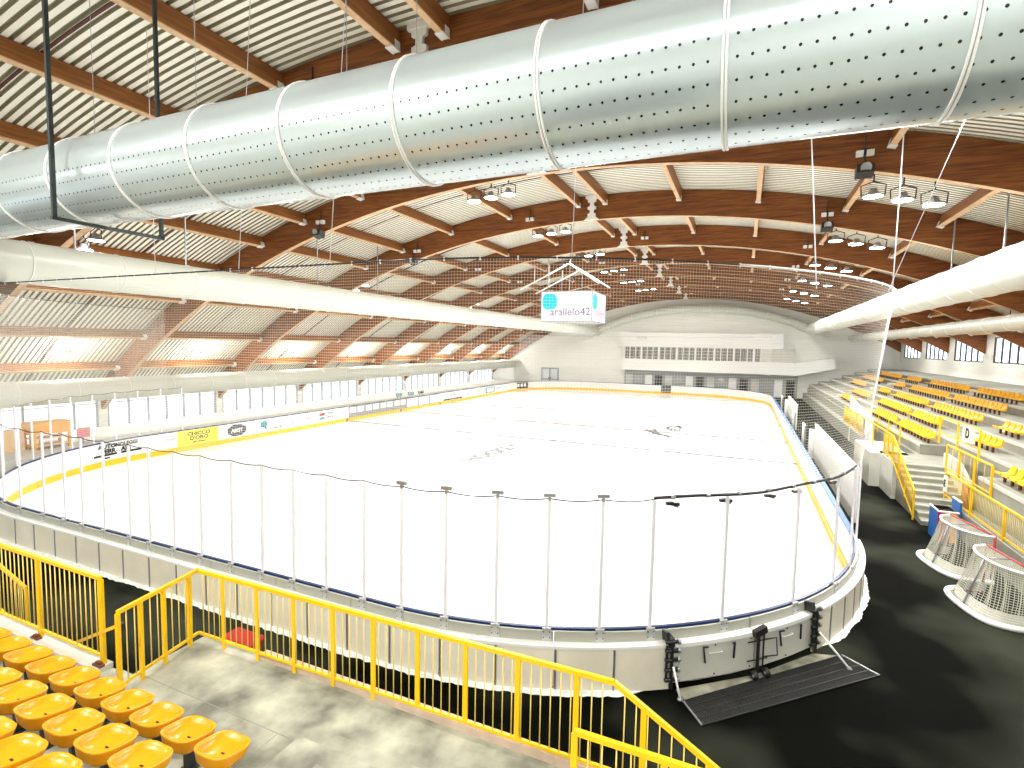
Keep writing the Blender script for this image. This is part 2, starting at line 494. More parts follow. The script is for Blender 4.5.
def make_arch():
    e = empty('roof_arch', (0, 0, 0), label='', cat='roof beam', group='curved glulam arches spanning the hall')
    arch_mesh().build('curved_beam', None, e)
    h = MB(); zb = arc(-7.3)
    h.prism([(x-7.3, z+zb+.0) for x, z in hinge_poly], 1, -.22, -.13, WHITE)
    h.box((-7.62, -.24, zb+1.02), (-6.98, -.12, zb+1.18), WHITE)
    h.build('crown_plate', None, e)
    return e
ARCHN = ['over the near seats, mostly out of sight', 'half hidden behind the big perforated duct', 'whose whole curve shows just behind the near duct', 'second full curve behind the near duct', 'third full curve behind the near duct', 'fourth full curve, seen through the netting', 'over the middle of the rink, fifth full curve', 'sixth full curve, beyond the scoreboard', 'seventh full curve, next to last', 'last one, right at the far white wall']
a0 = make_arch()
for k, y in enumerate(BY):
    if k == 0: a0.location = (0, y, 0); o = a0
    else: o = dup(a0, (0, min(y, WY1-.2), 0))
    o['label'] = 'curved dark glulam roof arch, ' + ARCHN[k]
PX = [-33.1, -30.5, -27.2, -24.4, -21.4, -18.7, -15.4, -11.8, -8.0, -6.62, -3.1, .3, 3.65, 6.9, 9.9, 12.7, 15.2]
def make_purlin(x):
    e = empty('roof_purlin', (x, 0, arc(x, AR+1.17)), label='', cat='roof joist')
    tilt = -math.asin((x-ACX)/(AR+1.17))
    e.rotation_euler = (0, -tilt, 0)
    MB().box((-.085, .13, -.47), (.085, 7.45, 0), WOODP).box((-.085, .13, -.50), (.085, 7.45, -.47), LIT_UNDER).build('timber', None, e)
    s = MB(); s.box((-.11, 7.13, -.53), (.11, 7.42, -.505)); s.box((-.10, 7.25, -.53), (-.088, 7.45, -.3)); s.box((.088, 7.25, -.53), (.10, 7.45, -.3))
    s.build('steel_shoe', WHITE, e)
    return e
BAYN = ['nearest bay, in front of the first arch', 'bay behind the perforated duct', 'first fully seen bay', 'second fully seen bay', 'third fully seen bay', 'fourth bay, over mid rink', 'fifth bay, beyond mid rink', 'sixth bay, next to last', 'last bay before the far wall']
for i, x in enumerate(PX):
    src = make_purlin(x)
    nr = PX.index(-8.0); side = ('%s left of the ridge' % ordw(nr-i)) if i <= nr else ('%s right of the ridge' % ordw(i-nr-1))
    for k in range(9):
        o = src if k == 0 else dup(src)
        o.location = (x, BY[k], arc(x, AR+1.17))
        o['label'] = 'roof joist %s, %s' % (side, BAYN[k])
        o['group'] = 'timber joists between the arches'

# ================================================================== DUCTS
def duct_x(name, y, z, r, x0, x1, m, rings, label):
    e = empty(name, (0, y, z), label=label, cat='air duct')
    n = 64; mb = MB(); vs = []; K = 24
    for i in range(K+1):
        x = x0+(x1-x0)*i/K
        for j in range(n): a = 2*PI*j/n; vs.append((x, r*math.cos(a), r*math.sin(a)))
    fs = [(i*n+j, i*n+(j+1) % n, (i+1)*n+(j+1) % n, (i+1)*n+j) for i in range(K) for j in range(n)]
    mb.add(vs, fs, m, True); mb.add([(x0, r*math.cos(2*PI*j/n), r*math.sin(2*PI*j/n)) for j in range(n)], [tuple(range(n))], m); mb.add([(x1, r*math.cos(2*PI*j/n), r*math.sin(2*PI*j/n)) for j in range(n)], [tuple(range(n))], m)
    mb.build('duct_tube', None, e)
    for x in rings:
        rb = MB()
        for dx in (-.015, .015):
            rb.tube([(x+dx, (r+.008)*math.cos(2*PI*j/48), (r+.008)*math.sin(2*PI*j/48)) for j in range(48)], .012, 6, WHITE, closed=True)
        rb.build('joint_ring', None, e)
    return e
D1Y, D1Z, D1R = 5.54, 8.64, .70
duct_x('perforated_duct', D1Y, D1Z, D1R, -24.0, 11.5, DUCT1, [-.27+1.68*k for k in range(-13, 7)],
       'huge pale blue-grey round duct with rows of small holes across the top of the picture')
def duct_y(name, x, z, r, y0, y1, step, label, m=DUCT2):
    e = empty(name, (x, 0, z), label=label, cat='air duct', group=None)
    mb = MB(); n = 32; vs = []; K = 20
    for i in range(K+1):
        y = y0+(y1-y0)*i/K
        for j in range(n): a = 2*PI*j/n; vs.append((r*math.cos(a), y, r*math.sin(a)))
    mb.add(vs, [(i*n+j, i*n+(j+1) % n, (i+1)*n+(j+1) % n, (i+1)*n+j) for i in range(K) for j in range(n)], m, True)
    mb.build('duct_tube', None, e)
    y = y0+step*.5
    while y < y1:
        rb = MB(); rb.tube([((r+.008)*math.cos(2*PI*j/32), y, (r+.008)*math.sin(2*PI*j/32)) for j in range(32)], .014, 6, WHITE, closed=True)
        rb.build('joint_ring', None, e); y += step
    return e
duct_y('round_duct', -18.9, 8.06, .60, 7.0, WY1-.02, 2.4, 'long white round duct above the left side of the ice')
duct_y('round_duct', -30.9, 3.25, .60, 6.8, WY1-.02, 2.4, 'low white round duct along the left window wall')
duct_y('round_duct', 7.1, 8.5, .65, 7.0, WY1-.02, 2.0, 'bright white round duct above the edge of the right stand')
duct_y('round_duct', 11.3, 7.45, .38, 7.0, WY1-.02, 2.6, 'thinner grey-white duct under the roof over the right seats', mat('duller_duct', (.55, .55, .48), .4, metal=.2))

e = empty('curved_duct', (0, 0, 0), label='white round duct curving over the far end wall between the two long ducts', cat='air duct')
pts = []
for i in range(33):
    x = -18.9+26.0*i/32; t_ = (x+5.9)/13.0; pts.append((x, 71.2, 8.1+2.75*(1-abs(t_)**2.2)+(.35*i/32)))
b = MB(); b.tube(pts, .52, 20); b.build('duct_tube', DUCT2, e)
for i in range(2, 31, 4):
    p, q = V(pts[i]), V(pts[i+1]); b = MB(); b.tube([p, p+(q-p).normalized()*.05], .54, 20); b.build('joint_ring', WHITE, e)
# trapeze hanger of strut channel round the near duct
e = empty('duct_hanger', (-9.78, 0, 0), label='dark galvanised strut hanger round the big duct, far left', cat='pipe hanger')
MB().bar((0, 4.66, 7.80), (0, 4.66, 12.9), .055).build('hanger_rod', STEEL, e)
MB().bar((0, 6.28, 7.80), (0, 6.28, 12.9), .055).build('hanger_rod', STEEL, e)
MB().bar((0, 4.62, 7.80), (0, 6.32, 7.80), .055).build('cross_channel', STEEL, e)
for i, x in enumerate((-10.3, -7.72, -4.85, -3.78, -1.2)):
    mb = MB(); mb.tube([(x, D1Y, D1Z+D1R*.99), (x, D1Y, arc(x, AR+1.15))], .005, 5)
    tag(mb.build('duct_wire', GREY), 'thin wire holding the big perforated duct, %s from the left' % ordw(i), 'wire', 'wires above the big duct')
for i, (x, y, z0) in enumerate(((7.1, 21.0, 9.1), (7.1, 16.5, 9.1), (7.1, 25.5, 9.1), (-18.9, 13.0, 8.5), (-18.9, 19.5, 8.5), (-18.9, 24.0, 8.5), (-18.9, 9.5, 8.5))):
    mb = MB(); mb.bar((x, y, z0), (x, y, arc(x, AR+1.1)), .04, .04)
    tag(mb.build('hanger_rod', GREY), 'slim steel rod hanging the %s duct, %s from the near end' % (('right', ordw((1, 0, 2)[i])) if i < 3 else ('left', ordw((1, 2, 3, 0)[i-3]))), 'rod', 'rods above the long ducts')

# ================================================================== LIGHTS
def make_flood():
    e = empty('floodlight', label='', cat='floodlight', group='floodlights under the roof')
    h = MB(); h.lathe([(.02, .22), (.10, .20), (.14, .08), (.30, -.02), (.30, -.05), (.27, -.05)], 20, GREY); h.build('reflector_housing', None, e)
    l = MB(); l.lathe([(.0, -.055), (.27, -.055)], 20, LAMP); l.build('lens', None, e)
    b = MB(); b.tube([(-.32, 0, -.02), (-.34, 0, .30), (0, 0, .42), (.34, 0, .30), (.32, 0, -.02)], .02, 6, DARK)
    b.build('yoke', None, e)
    s = MB(); s.bar((0, 0, .40), (0, 0, 1.0), .04, .04, DARK); s.box((-.12, -.06, .9), (.12, .06, 1.02), DARK); s.build('mounting_stem', None, e)
    return e
fl0 = make_flood(); first = True
bayw = ['nearest', 'second', 'third', 'fourth', 'fifth', 'sixth', 'seventh', 'eighth']
def area(x, y, z, power, size, tilt=None, col=(1, .985, .95)):
    l = bpy.data.lights.new('flood_beam', 'AREA'); l.shape = 'DISK'; l.size = size; l.energy = power; l.color = col
    o = bpy.data.objects.new('flood_beam', l); COL.objects.link(o); o.location = (x, y, z)
    if tilt: o.rotation_euler = tilt
    return o
for k in range(-1, 8):  # rearmost groups are unseen, added behind the camera to brighten the board skirts
    y = BY[0]+7.58*k+1.75
    for nm, xs_ in (('right', (3.5, 4.3, 5.1)), ('left', (-10.9, -10.1, -9.3)), ('outer left', (-23.1, -22.3))):
        if nm == 'outer left' and k % 2 == 0: continue
        if k == 0: continue
        y = BY[0]+7.58*k+(.9 if nm == 'outer left' else 1.75)
        for j, x in enumerate(xs_):
            z = arc(x, AR+1.1)-(.85 if nm == 'outer left' else 1.05)-(.22 if nm == 'right' else 0)
            lab = 'glowing %s floodlight of the %s bay, %s group over the rink' % (['left-hand', 'middle', 'right-hand'][j] if len(xs_) == 3 else ['left-hand', 'right-hand'][j], bayw[k] if k >= 0 else 'added unseen', nm)
            if first: o = fl0; o.location = (x, y, z); o['label'] = lab; first = False
            else: o = dup(fl0, (x, y, z), 0, lab)
            area(x, y, z-.07, 300, .5)
# unseen strip light added behind the near seats for duct highlight and skirts
l = bpy.data.lights.new('added_strip', 'AREA'); l.shape = 'RECTANGLE'; l.size = 30; l.size_y = .18; l.energy = 1100; l.color = (.97, .99, 1)
o = bpy.data.objects.new('added_strip', l); COL.objects.link(o); o.location = (-8, -1.4, 12.3); o.rotation_euler = (math.radians(28), 0, 0)
for k in range(2, 8):  # heads added over the right seats to brighten the white wall
    x = 13.2; y = BY[k]+3.8; z = arc(x, AR+1.1)-1.05
    dup(fl0, (x, y, z), 0, 'added floodlight above the upper right seats, %s bay' % bayw[k]); area(x, y, z-.07, 150, .4)
# high bays glowing close to the sloping ceiling by the left wall
g0 = None
for k in range(0, 8):
    y = BY[k+1]+4.15; x = -31.6; z = arc(x, AR+1.2)-.75
    lab = 'bright lamp on a black bracket above the left windows, %s from the near end' % ordw(k)
    if g0 is None:
        g0 = empty('uplight', (x, y, z), label=lab, cat='lamp', group='uplights above the left window wall')
        b = MB(); b.bar((-.30, -.55, .22), (-.30, .55, .22), .05, .05); b.bar((-.30, -.5, .22), (-.22, -.5, .48), .03); b.bar((-.30, .5, .22), (-.22, .5, .48), .03)
        b.bar((-.3, 0, .22), (0, 0, -.02), .04); b.build('bracket', DARK, g0)
        b = MB(); b.lathe([(.0, -.04), (.22, -.02), (.26, .0), (.22, .02), (0, .025)], 20, GREY); b.build('reflector_dish', None, g0)
        b = MB(); b.lathe([(.0, .03), (.16, .04), (.12, .10), (0, .12)], 20); b.build('glowing_lens', LAMP, g0)
    else: dup(g0, (x, y, z), 0, lab)
    l = bpy.data.lights.new('uplight_glow', 'POINT'); l.energy = 650; l.shadow_soft_size = .22; l.color = (1, .99, .95)
    o = bpy.data.objects.new('uplight_glow', l); COL.objects.link(o); o.location = (x+.1, y, z+.02)

# small twin emergency heads and black speakers on the arches
def make_twin():
    e = empty('twin_spot', label='', cat='emergency light', group='small twin spot heads on the arches')
    b = MB(); b.box((-.10, -.08, -.02), (.10, .0, .16)); b.bar((0, -.04, .1), (0, -.04, .55), .03); b.build('black_housing', DARK, e)
    for s in (-1, 1):
        h = MB(); h.box((s*.13-.09, -.14, -.06), (s*.13+.09, -.02, .10)); h.build('lamp_head', WHITE, e)
    return e
t0 = None
for k in range(1, 8):
    for nm, x in (('right', 2.9), ('left', -17.6), ('middle', -6.9+.9) if k == 4 else ('centre-left', -10.6)):
        p = (x, BY[k]-.14, arc(x)+.42)
        lab = 'small twin-headed spot with black body on the %s part of the %s arch' % (nm, ordw(k))
        if t0 is None: t0 = make_twin(); t0.location = p; t0['label'] = lab
        else: dup(t0, p, 0, lab)
sp0 = None
for k, x in ((2, -17.6), (3, -17.8), (2, 2.9), (3, 2.9)):
    p = (x, BY[k]-.35, arc(x)-.12)
    lab = 'black tilted loudspeaker below the %s arch, on its %s side' % (ordw(k), 'left' if x < 0 else 'right')
    if sp0 is None:
        sp0 = empty('loudspeaker', p, label=lab, cat='loudspeaker', group='black loudspeakers under the arches')
        b = MB(); b.prism([(-.18, -.05), (.14, -.16), (.2, .12), (-.12, .2)], 0, -.22, .22); b.build('cabinet', DARK, sp0)
        b = MB(); b.bar((0, 0, .1), (0, .1, .5), .04); b.build('bracket', DARK, sp0)
        b = MB(); b.lathe([(0, 0), (.12, .0), (.14, .02)], 16, GREY); o = b.build('speaker_cone', None, sp0); o.rotation_euler = (PI/2+.3, 0, 0); o.location = (0, -.185, .07)
    else: dup(sp0, p, 0, lab)

# ================================================================== RINK MARKINGS
def mark(name, m, mb): o = mb.build(name, m, ice); return o
def line_y(y, w_, m, x0=XL+.0, x1=XR-.0):
    mb = MB(); mb.box((x0, y-w_/2, .0005), (x1, y+w_/2, .006)); return mark('painted_line', m, mb)
line_y(31.1, .26, BLUL); line_y(38.1, .30, REDL); line_y(46.2, .30, BLUL); line_y(12.6+53, .12, REDL, XL+3.5, XR-3.5)
t = text_mesh('ice_print', 'HOCKEY', 1.3, GREYP, ice, face_mw((-12.5, 26.0, .002), (.12, 1, 0), (-1, .12, 0)), .003, bold=.06)
mb = MB()
for cx_, cy_, sx, sy, a0_ in ((-5.9, 37.8, 1.3, 2.0, .3), (-5.0, 40.2, .9, 1.9, -.4), (-4.7, 36.6, .5, 1.2, .9)):
    for k in range(5):
        n = 18; q = []
        a = a0_+k*.25
        for i in range(n):
            t_ = i/(n-1); u = (t_-.5)*2*sy; v_ = math.sin(t_*PI*2+k)*.25*sx+k*.25
            q.append(V((cx_+v_*math.cos(a)-u*math.sin(a)*.3, cy_+u*math.cos(a)*.8+v_*.3, .002)))
        mb.tube(q, .13, 4)
for i, p in enumerate(mb.v): mb.v[i] = (p[0], p[1], .001+max(0, min(.004, (p[2]+.05)*.04)))
mark('centre_logo_print', GREYP, mb)
mb = MB(); n = 64; rr = 4.5
for y_ in (38.1,):
    vs = []; 
    for i in range(n):
        a = 2*PI*i/n
        for r_ in (rr-.03, rr+.03): vs.append((-12.15+r_*math.cos(a), y_+r_*math.sin(a), .003))
    mb.add(vs, [(2*i, 2*i+1, (2*i+3) % (2*n), (2*i+2) % (2*n)) for i in range(n)])
mark('centre_circle', BLUL, mb)

# ================================================================== DASHER BOARDS
GS0, GS1, GS2 = nearest_s(-1.067, 9.216), nearest_s(0.240, 10.287), nearest_s(1.249, 11.492)
BLUW = mat('wide_blue_cap', (.03, .14, .42), .4)
def board(s0, s1, label, group, near=False, kick=True, panel_m=BOARD, cap=None):
    mid = P((s0+s1)/2, 0, 0)
    e = empty('dasher_board', (0, 0, 0), label=label, cat='rink board', group=group)
    g = .006
    mb = MB(); ribbon(mb, s0+g, s1-g, rect(.01, .11, 0 if not near else 0, 1.10)); mb.build('panel', panel_m, e)
    mb = MB(); ribbon(mb, s0+g, s1-g, rect(-.02, .012, .0, .27)); mb.build('kick_strip', KICK, e)
    mb = MB(); ribbon(mb, s0, s1, rect(-.01, .14 if cap else .05, 1.10, 1.155)); mb.build('cap_rail', cap or BLUE, e)
    if near:
        mb = MB(); ribbon(mb, s0+g, s1-g, rect(.08, .115, .93, 1.13)); mb.build('back_band', BAND, e)
        mb = MB(); ribbon(mb, s0+g, s1-g, rect(.11, .27, .90, .95)); mb.build('ledge', WHITE, e)
        mb = MB(); ribbon(mb, s0+g, s1-g, rect(.235, .255, FZ-.02, .90)); mb.build('skirt_panel', SKIRT, e)
        L_ = s1-s0
        for q in (s0+.012, s0+L_*.5):
            mb = MB(); ribbon(mb, q, q+.035, rect(.254, .268, FZ, .90)); mb.build('seam_strip', GREY, e)
    return e
# near end, split in panels about 1.9 m wide, from the left corner to the gate
sA = -(PATH[-1][3]+PATH[-2][3])
nb = 16
bnds = [sA+(GS0-sA)*i/nb for i in range(nb+1)]
for i in range(nb):
    board(bnds[i], bnds[i+1], 'near-end rink board with pale skirt, %s to the left of the gate' % ordw(nb-1-i), 'near end rink boards', True)
sB = CS[2]
nb = 4
for i in range(nb):
    a, b = GS2+(sB-GS2)*i/nb, GS2+(sB-GS2)*(i+1)/nb
    board(a, b, 'rink board on the near right curve with pale skirt, %s past the gate' % ordw(i), 'near end rink boards', True)
# gate leaves
def gate(s0, s1, label, right):
    e = empty('rink_gate', (0, 0, 0), label=label, cat='gate', group='double gate in the near right curve of the boards')
    g = .02
    mb = MB(); ribbon(mb, s0+g, s1-g, rect(.01, .11, 0, 1.10)); mb.build('inner_panel', BOARD, e)
    mb = MB(); ribbon(mb, s0+g, s1-g, rect(-.02, .012, 0, .27)); mb.build('kick_strip', KICK, e)
    mb = MB(); ribbon(mb, s0, s1, rect(-.01, .05, 1.10, 1.155)); mb.build('cap_rail', BLUE, e)
    mb = MB(); ribbon(mb, s0+g, s1-g, rect(.08, .115, .93, 1.13)); mb.build('back_band', BAND, e)
    mb = MB(); ribbon(mb, s0+g, s1-g, rect(.11, .27, .88, .95)); mb.build('ledge', WHITE, e)
    mb = MB(); ribbon(mb, s0+g, s1-g, rect(.215, .25, FZ+.12, .89)); mb.build('outer_panel', GATE, e)
    # angled black handles
    for f_, dr in ((.35, 1), (.72, -1)):
        s = s0+(s1-s0)*f_; h = MB()
        a, b, c = P(s, .29, .85), P(s+.03*dr, .31, .58), P(s+.07*dr, .33, .87)
        h.tube([b, a, c], .018, 6); h.build('handle', DARK, e)
    mb = MB(); s = s0+(s1-s0)*.5
    mb.tube([P(s-.12, .255, .72), P(s-.12, .29, .72), P(s+.12, .29, .72), P(s+.12, .255, .72)], .010, 6, WHITE); mb.build('pull_bar', None, e)
    for f_ in (.06, .5, .94):
        for z in (.32, .84):
            b = MB(); p = P(s0+(s1-s0)*f_, .25, z); q = P(s0+(s1-s0)*f_, .265, z); b.tube([p, q], .014, 8); b.build('bolt', DARK, e)
    return e
gl = gate(GS0, GS1, 'grey left leaf of the rink gate, between black hinge column and centre latch', False)
gr = gate(GS1, GS2, 'grey right leaf of the rink gate, beyond the centre latch', True)
def hinge_col(s, par, strut):
    b = MB(); b.bar(P(s, .32, FZ+.05), P(s, .32, .98), .05, .05); b.bar(P(s-.08, .30, .35), P(s-.08, .30, .95), .04, .04)
    b.bar(P(s, .12, 1.0), P(s, .32, 1.0), .10, .14); b.bar(P(s-.07, .12, 1.06), P(s-.07, .30, 1.10), .05, .16); e = b.build('hinge_column', DARK, par)
    for z in (.35, .52, .70, .86, 1.02):
        b = MB(); b.tube([P(s-.11, .31, z), P(s+.13, .31, z)], .035, 8, DARK); b.tube([P(s+.10, .31, z), P(s+.14, .31, z)], .048, 8, GREY); b.build('hinge_knuckle', None, e)
    q = P(s, .38, .62); r = P(s+.05, strut, FZ+.02)
    b = MB(); b.tube([q, r], .02, 6); b.build('prop_bar', WHITE, e)
    b = MB(); b.lathe([(0, 0), (.05, 0), (.05, .02), (.02, .05), (0, .05)], 10, origin=(r.x, r.y, FZ)); b.build('prop_foot', GREY, e)
hinge_col(GS0, gl, .55)
hinge_col(GS2, gr, .92)
s = GS1
b = MB(); b.bar(P(s, .33, FZ+.1), P(s, .33, 1.0), .055, .055); b.bar(P(s+.10, .35, .3), P(s+.10, .35, .98), .03, .03); b.bar(P(s-.1, .33, .95), P(s+.15, .33, 1.02), .09, .12); e = b.build('latch_column', DARK, gr)
b = MB(); b.tube([P(s+.1, .33, .82), P(s+.34, .40, .84), P(s+.36, .42, .52), P(s+.12, .34, .50)], .013, 6); b.build('latch_handle', DARK, e)
for z in (.45, .80):
    b = MB(); b.tube([P(s-.2, .30, z), P(s+.2, .35, z+.02)], .012, 6); b.build('tie_rod', DARK, e)
for ds in (-.12, .14):
    p = P(s+ds, .40, FZ+.08); t_ = (P(s+ds+.01, .4, 0)-P(s+ds-.01, .4, 0)).normalized()
    b = MB(); b.tube([p-t_*.03, p+t_*.03], .08, 14, DARK); b.tube([p-t_*.035, p+t_*.035], .03, 8, GREY); b.build('caster_wheel', None, e)

# rest of the perimeter
def run(sa, sb, L, label, group, **k):
    n = max(1, round((sb-sa)/L))
    for i in range(n):
        board(sa+(sb-sa)*i/n, sa+(sb-sa)*(i+1)/n, label % ordw(i), group, **k)
run(CS[2], CS[3], 3.8, 'white rink board on the right long side, %s from the near corner', 'right side rink boards', cap=BLUW)
run(CS[3], CS[4], 3.4, 'curved white rink board in the far right corner, %s from the right side', 'far corner rink boards')
run(CS[4], CS[5], 3.2, 'white rink board across the far end, %s from its right', 'far end rink boards')
run(CS[5], CS[6], 3.4, 'curved white rink board in the far left corner, %s from the far end', 'far corner rink boards')
run(CS[6], CS[7], 3.8, 'white rink board on the left long side, %s from the far corner', 'left side rink boards')
run(CS[7], CS[7]+0.001+(PATH[7][3]-.001)*0+13.665*0+ (CS[8]-CS[7])-.0005, 3.4, 'curved white rink board in the near left corner, %s from the left side', 'near left corner rink boards') if False else None

# snow along the foot of the near boards
def snow(s0, s1, label):
    mb = MB(); n = int((s1-s0)/.08); K = 7; vs = []
    rnd = random.Random(3); w1 = .16; h1 = .05
    for i in range(n+1):
        s = s0+(s1-s0)*i/n
        w1 += (rnd.uniform(.05, .20)-w1)*.35; h1 += (rnd.uniform(.01, .07)-h1)*.4
        taper = min(1, (s-s0)/.5, (s1-s)/.5)
        for j in range(K):
            t_ = j/(K-1); vs.append(P(s, .25+w1*t_*max(.2, taper), FZ-.005+h1*taper*(1-t_)**.6*(.8+.4*rnd.random())))
    fs = [(i*K+j, i*K+j+1, (i+1)*K+j+1, (i+1)*K+j) for i in range(n) for j in range(K-1)]
    mb.add(vs, fs, SNOW, True); o = mb.build('snow_bank'); tag(o, label, 'snow', kind='stuff')
snow(-20, GS0-.35, 'strip of scraped snow along the foot of the near boards, left of the gate')
snow(GS2+.35, CS[2]+3, 'bank of scraped snow round the right curve of the boards, past the gate')

# ================================================================== GLASS SHIELDS, POSTS, CABLE
meas = [(-18.44, 7.84), (-17.24, 7.69), (-16.24, 7.66), (-15.45, 7.72), (-14.5, 7.72), (-13.46, 7.64), (-12.7, 7.74), (-11.83, 7.77), (-10.9, 7.82), (-9.93, 7.74), (-9.03, 7.74), (-8.15, 7.76), (-7.29, 7.81), (-6.36, 7.8), (-5.53, 7.94), (-4.68, 8.03), (-3.78, 8.16), (-2.95, 8.39), (-2.12, 8.7), (-1.34, 9.08), (-.28, 9.99), (.99, 11.2), (1.77, 12.56), (2.26, 13.68), (2.58, 14.65)]
SP = [nearest_s(x, y) for x, y in meas]
sL = SP[0]; extra = []
while sL > sA-1.5: sL -= 1.1; extra.append(sL)
SP = list(reversed(extra))+SP
ZT = 3.40
post_src = None
def make_post():
    e = empty('glass_post', label='', cat='post', group='slim metal posts of the near glass')
    MB().bar((0, 0, 1.16), (0, 0, ZT), .055, .045).build('upright', ALU, e)
    b = MB(); b.box((-.075, -.075, .88), (.075, -.045, 1.18), BRACK)
    for x in (-.052, .052):
        for z in (.93, 1.02, 1.12): b.box((x-.009, -.082, z-.009), (x+.009, -.074, z+.009), DARK)
    b.build('bracket_plate', None, e)
    return e
for i, s in enumerate(SP):
    p = P(s, .05, 0); q = P(s, 1.05, 0); d = (q-p).normalized(); rz = math.atan2(d.y, d.x)+PI/2
    n_left = len(SP)-1-i
    lab = 'slim grey glass post on the near boards, %s from the right end' % ordw(n_left)
    if post_src is None: post_src = make_post(); post_src.location = p; post_src.rotation_euler = (0, 0, rz); post_src['label'] = lab; o = post_src
    else: o = dup(post_src, p, rz, lab)
for i in range(len(SP)-1):
    a, b = SP[i]+.034, SP[i+1]-.034
    e = empty('glass_shield', (0, 0, 0), label='clear shield pane of the near end, %s from the right end' % ordw(len(SP)-2-i), cat='glass pane', group='clear shields of the near end')
    mb = MB(); ribbon(mb, a, b, rect(.044, .056, 1.17, ZT-.01), step=.5); mb.build('pane', SHIELD, e)
# drooping black cable on the glass tops
def cable_pts(s0, s1, f, z0=ZT+.02):
    out = []; posts = [s for s in SP if s0-.01 <= s <= s1+.01]
    for a, b in zip(posts, posts[1:]):
        n = 8; sag = f*(b-a)**2
        for k in range(n): t_ = k/n; out.append(P(a+(b-a)*t_, .05, z0-4*sag*t_*(1-t_)))
    out.append(P(posts[-1], .05, z0)); return out
mb = MB(); mb.tube(cable_pts(SP[0], SP[-6], .045), .011, 6); tag(mb.build('sagging_cable', DARK), 'thin black cable drooping along the top of the near glass', 'cable')
e = empty('net_bottom_bar', (0, 0, 0), label='thick black taped bar along the glass top near the right curve', cat='bar')
mb = MB(); mb.tube([P(SP[-6]+(SP[-2]-SP[-6])*i/14, .05, ZT+.04+.02*math.sin(i)) for i in range(15)], .028, 7); mb.build('taped_pipe', DARK, e)
for i in range(9):
    s = SP[-6]+(SP[-2]-SP[-6])*(i+.5)/9; mb = MB(); mb.tube([P(s-.04, .05, ZT+.045), P(s+.04, .05, ZT+.045)], .036, 7); mb.build('tape_wrap', GREY, e)
c0 = None
for k, s in enumerate(SP[-11:-6]):
    p = P(s, .05, ZT+.08); q = P(s, 1.05, 0); rz = math.atan2(q.y-p.y, q.x-p.x)+PI/2
    lab = 'small grey clip on top of a near glass post, %s left of the black bar' % ordw(4-k)
    if c0 is None:
        b = MB(); b.box((-.10, -.03, -.03), (.10, .03, .03)); b.box((-.02, -.035, -.09), (.02, .035, -.02)); c0 = tag(b.build('post_clip', GREY), lab, 'clip', 'clips on the glass posts'); c0.location = p; c0.rotation_euler = (0, 0, rz)
    else: dup(c0, p, rz, lab)
c0 = None
for k, s in enumerate([SP[-6]+.35, SP[-5], SP[-4]-.75, SP[-4], SP[-3]-.2]):
    p = P(s, .0, ZT-.05); q = P(s, 1.0, 0); rz = math.atan2(q.y-p.y, q.x-p.x)+PI/2
    lab = 'black clamp hanging under the taped bar, %s from its left end' % ordw(k)
    if c0 is None:
        c0 = empty('net_clamp', p, rz, lab, 'clamp', 'clamps under the taped bar')
        b = MB(); b.box((-.11, -.035, -.05), (.02, .035, 0)); b.box((.03, -.03, -.07), (.13, .03, -.02)); b.build('jaw', DARK, c0)
        b = MB(); b.bar((-.08, 0, -.03), (.12, 0, -.10), .02, .03); b.build('lever', GREY, c0)
    else: dup(c0, p, rz, lab)

# ================================================================== SAFETY NET (near end)
ZN = 7.42
def flare(s, z, s1): 
    u = max(0, min(1, (s-(s1-6))/6)); return .42*u*u*max(0, z-ZT)/(ZN-ZT)
def net(s0, s1, z0, z1, pitch, r, label, hang=None, name='safety_net', off=.05, fl=0):
    e = empty(name, (0, 0, 0), label=label, cat='safety net')
    mb = MB(); L_ = s1-s0; nv = int(L_/pitch)
    # verticals: three sided cords
    vs = mb.v; f = mb.f
    def cord(pts, r=r):
        o = len(vs); N = len(pts)
        for p, dx, dy in pts:
            vs.append((p.x+dx[0]*r, p.y+dx[1]*r, p.z+dy*r)); vs.append((p.x-dx[0]*r, p.y-dx[1]*r, p.z+dy*r)); vs.append((p.x+dx[1]*r*1.2*(1 if dy == 0 else 0), p.y-dx[0]*r*1.2*(1 if dy == 0 else 0), p.z-r*1.2*(1 if dy else 0)))
        for i in range(N-1):
            for k in range(3): f.append((o+i*3+k, o+i*3+(k+1) % 3, o+i*3+3+(k+1) % 3, o+i*3+3+k))
    for i in range(nv+1):
        s = s0+L_*i/nv; rk = r; r = r*.62; a = P(s, off, z0); b_ = P(s, off+fl*flare(s, z1, s1), z1-.0); t_ = P(s+.01, off, 0)-P(s-.01, off, 0); t_.normalize()
        cord([(a, (t_.x, t_.y), 0), (b_, (t_.x, t_.y), 0)], r); r = rk
    nh = int((z1-z0)/pitch); ns = max(2, int(L_/.5))
    for j in range(nh+1):
        z = z0+(z1-z0)*j/nh; pts = []
        for i in range(ns+1):
            s = s0+L_*i/ns; p = P(s, off+fl*flare(s, z, s1), z); q = P(s, off+1, z)-P(s, off, z)
            pts.append((p, (q.x, q.y), .6))
        cord(pts)
    mb.m = [0]*len(f); mb.sm = [False]*len(f); mb.mats = [NETM]
    o = mb.build('netting', None, e)
    mb = MB(); mb.tube([P(s0+L_*i/80, off+fl*flare(s0+L_*i/80, z1, s1), z1+.01) for i in range(81)], .016, 6); mb.build('top_cable', DARK if name == 'safety_net' else GREY, e)
    return e
nt_s1 = nearest_s(2.66, 14.75)
ne = net(sA-1.0, nt_s1, ZT+.02, ZN, .052, .0025, 'fine white safety netting rising above the glass of the near end', fl=1)
mb = MB(); vs = []
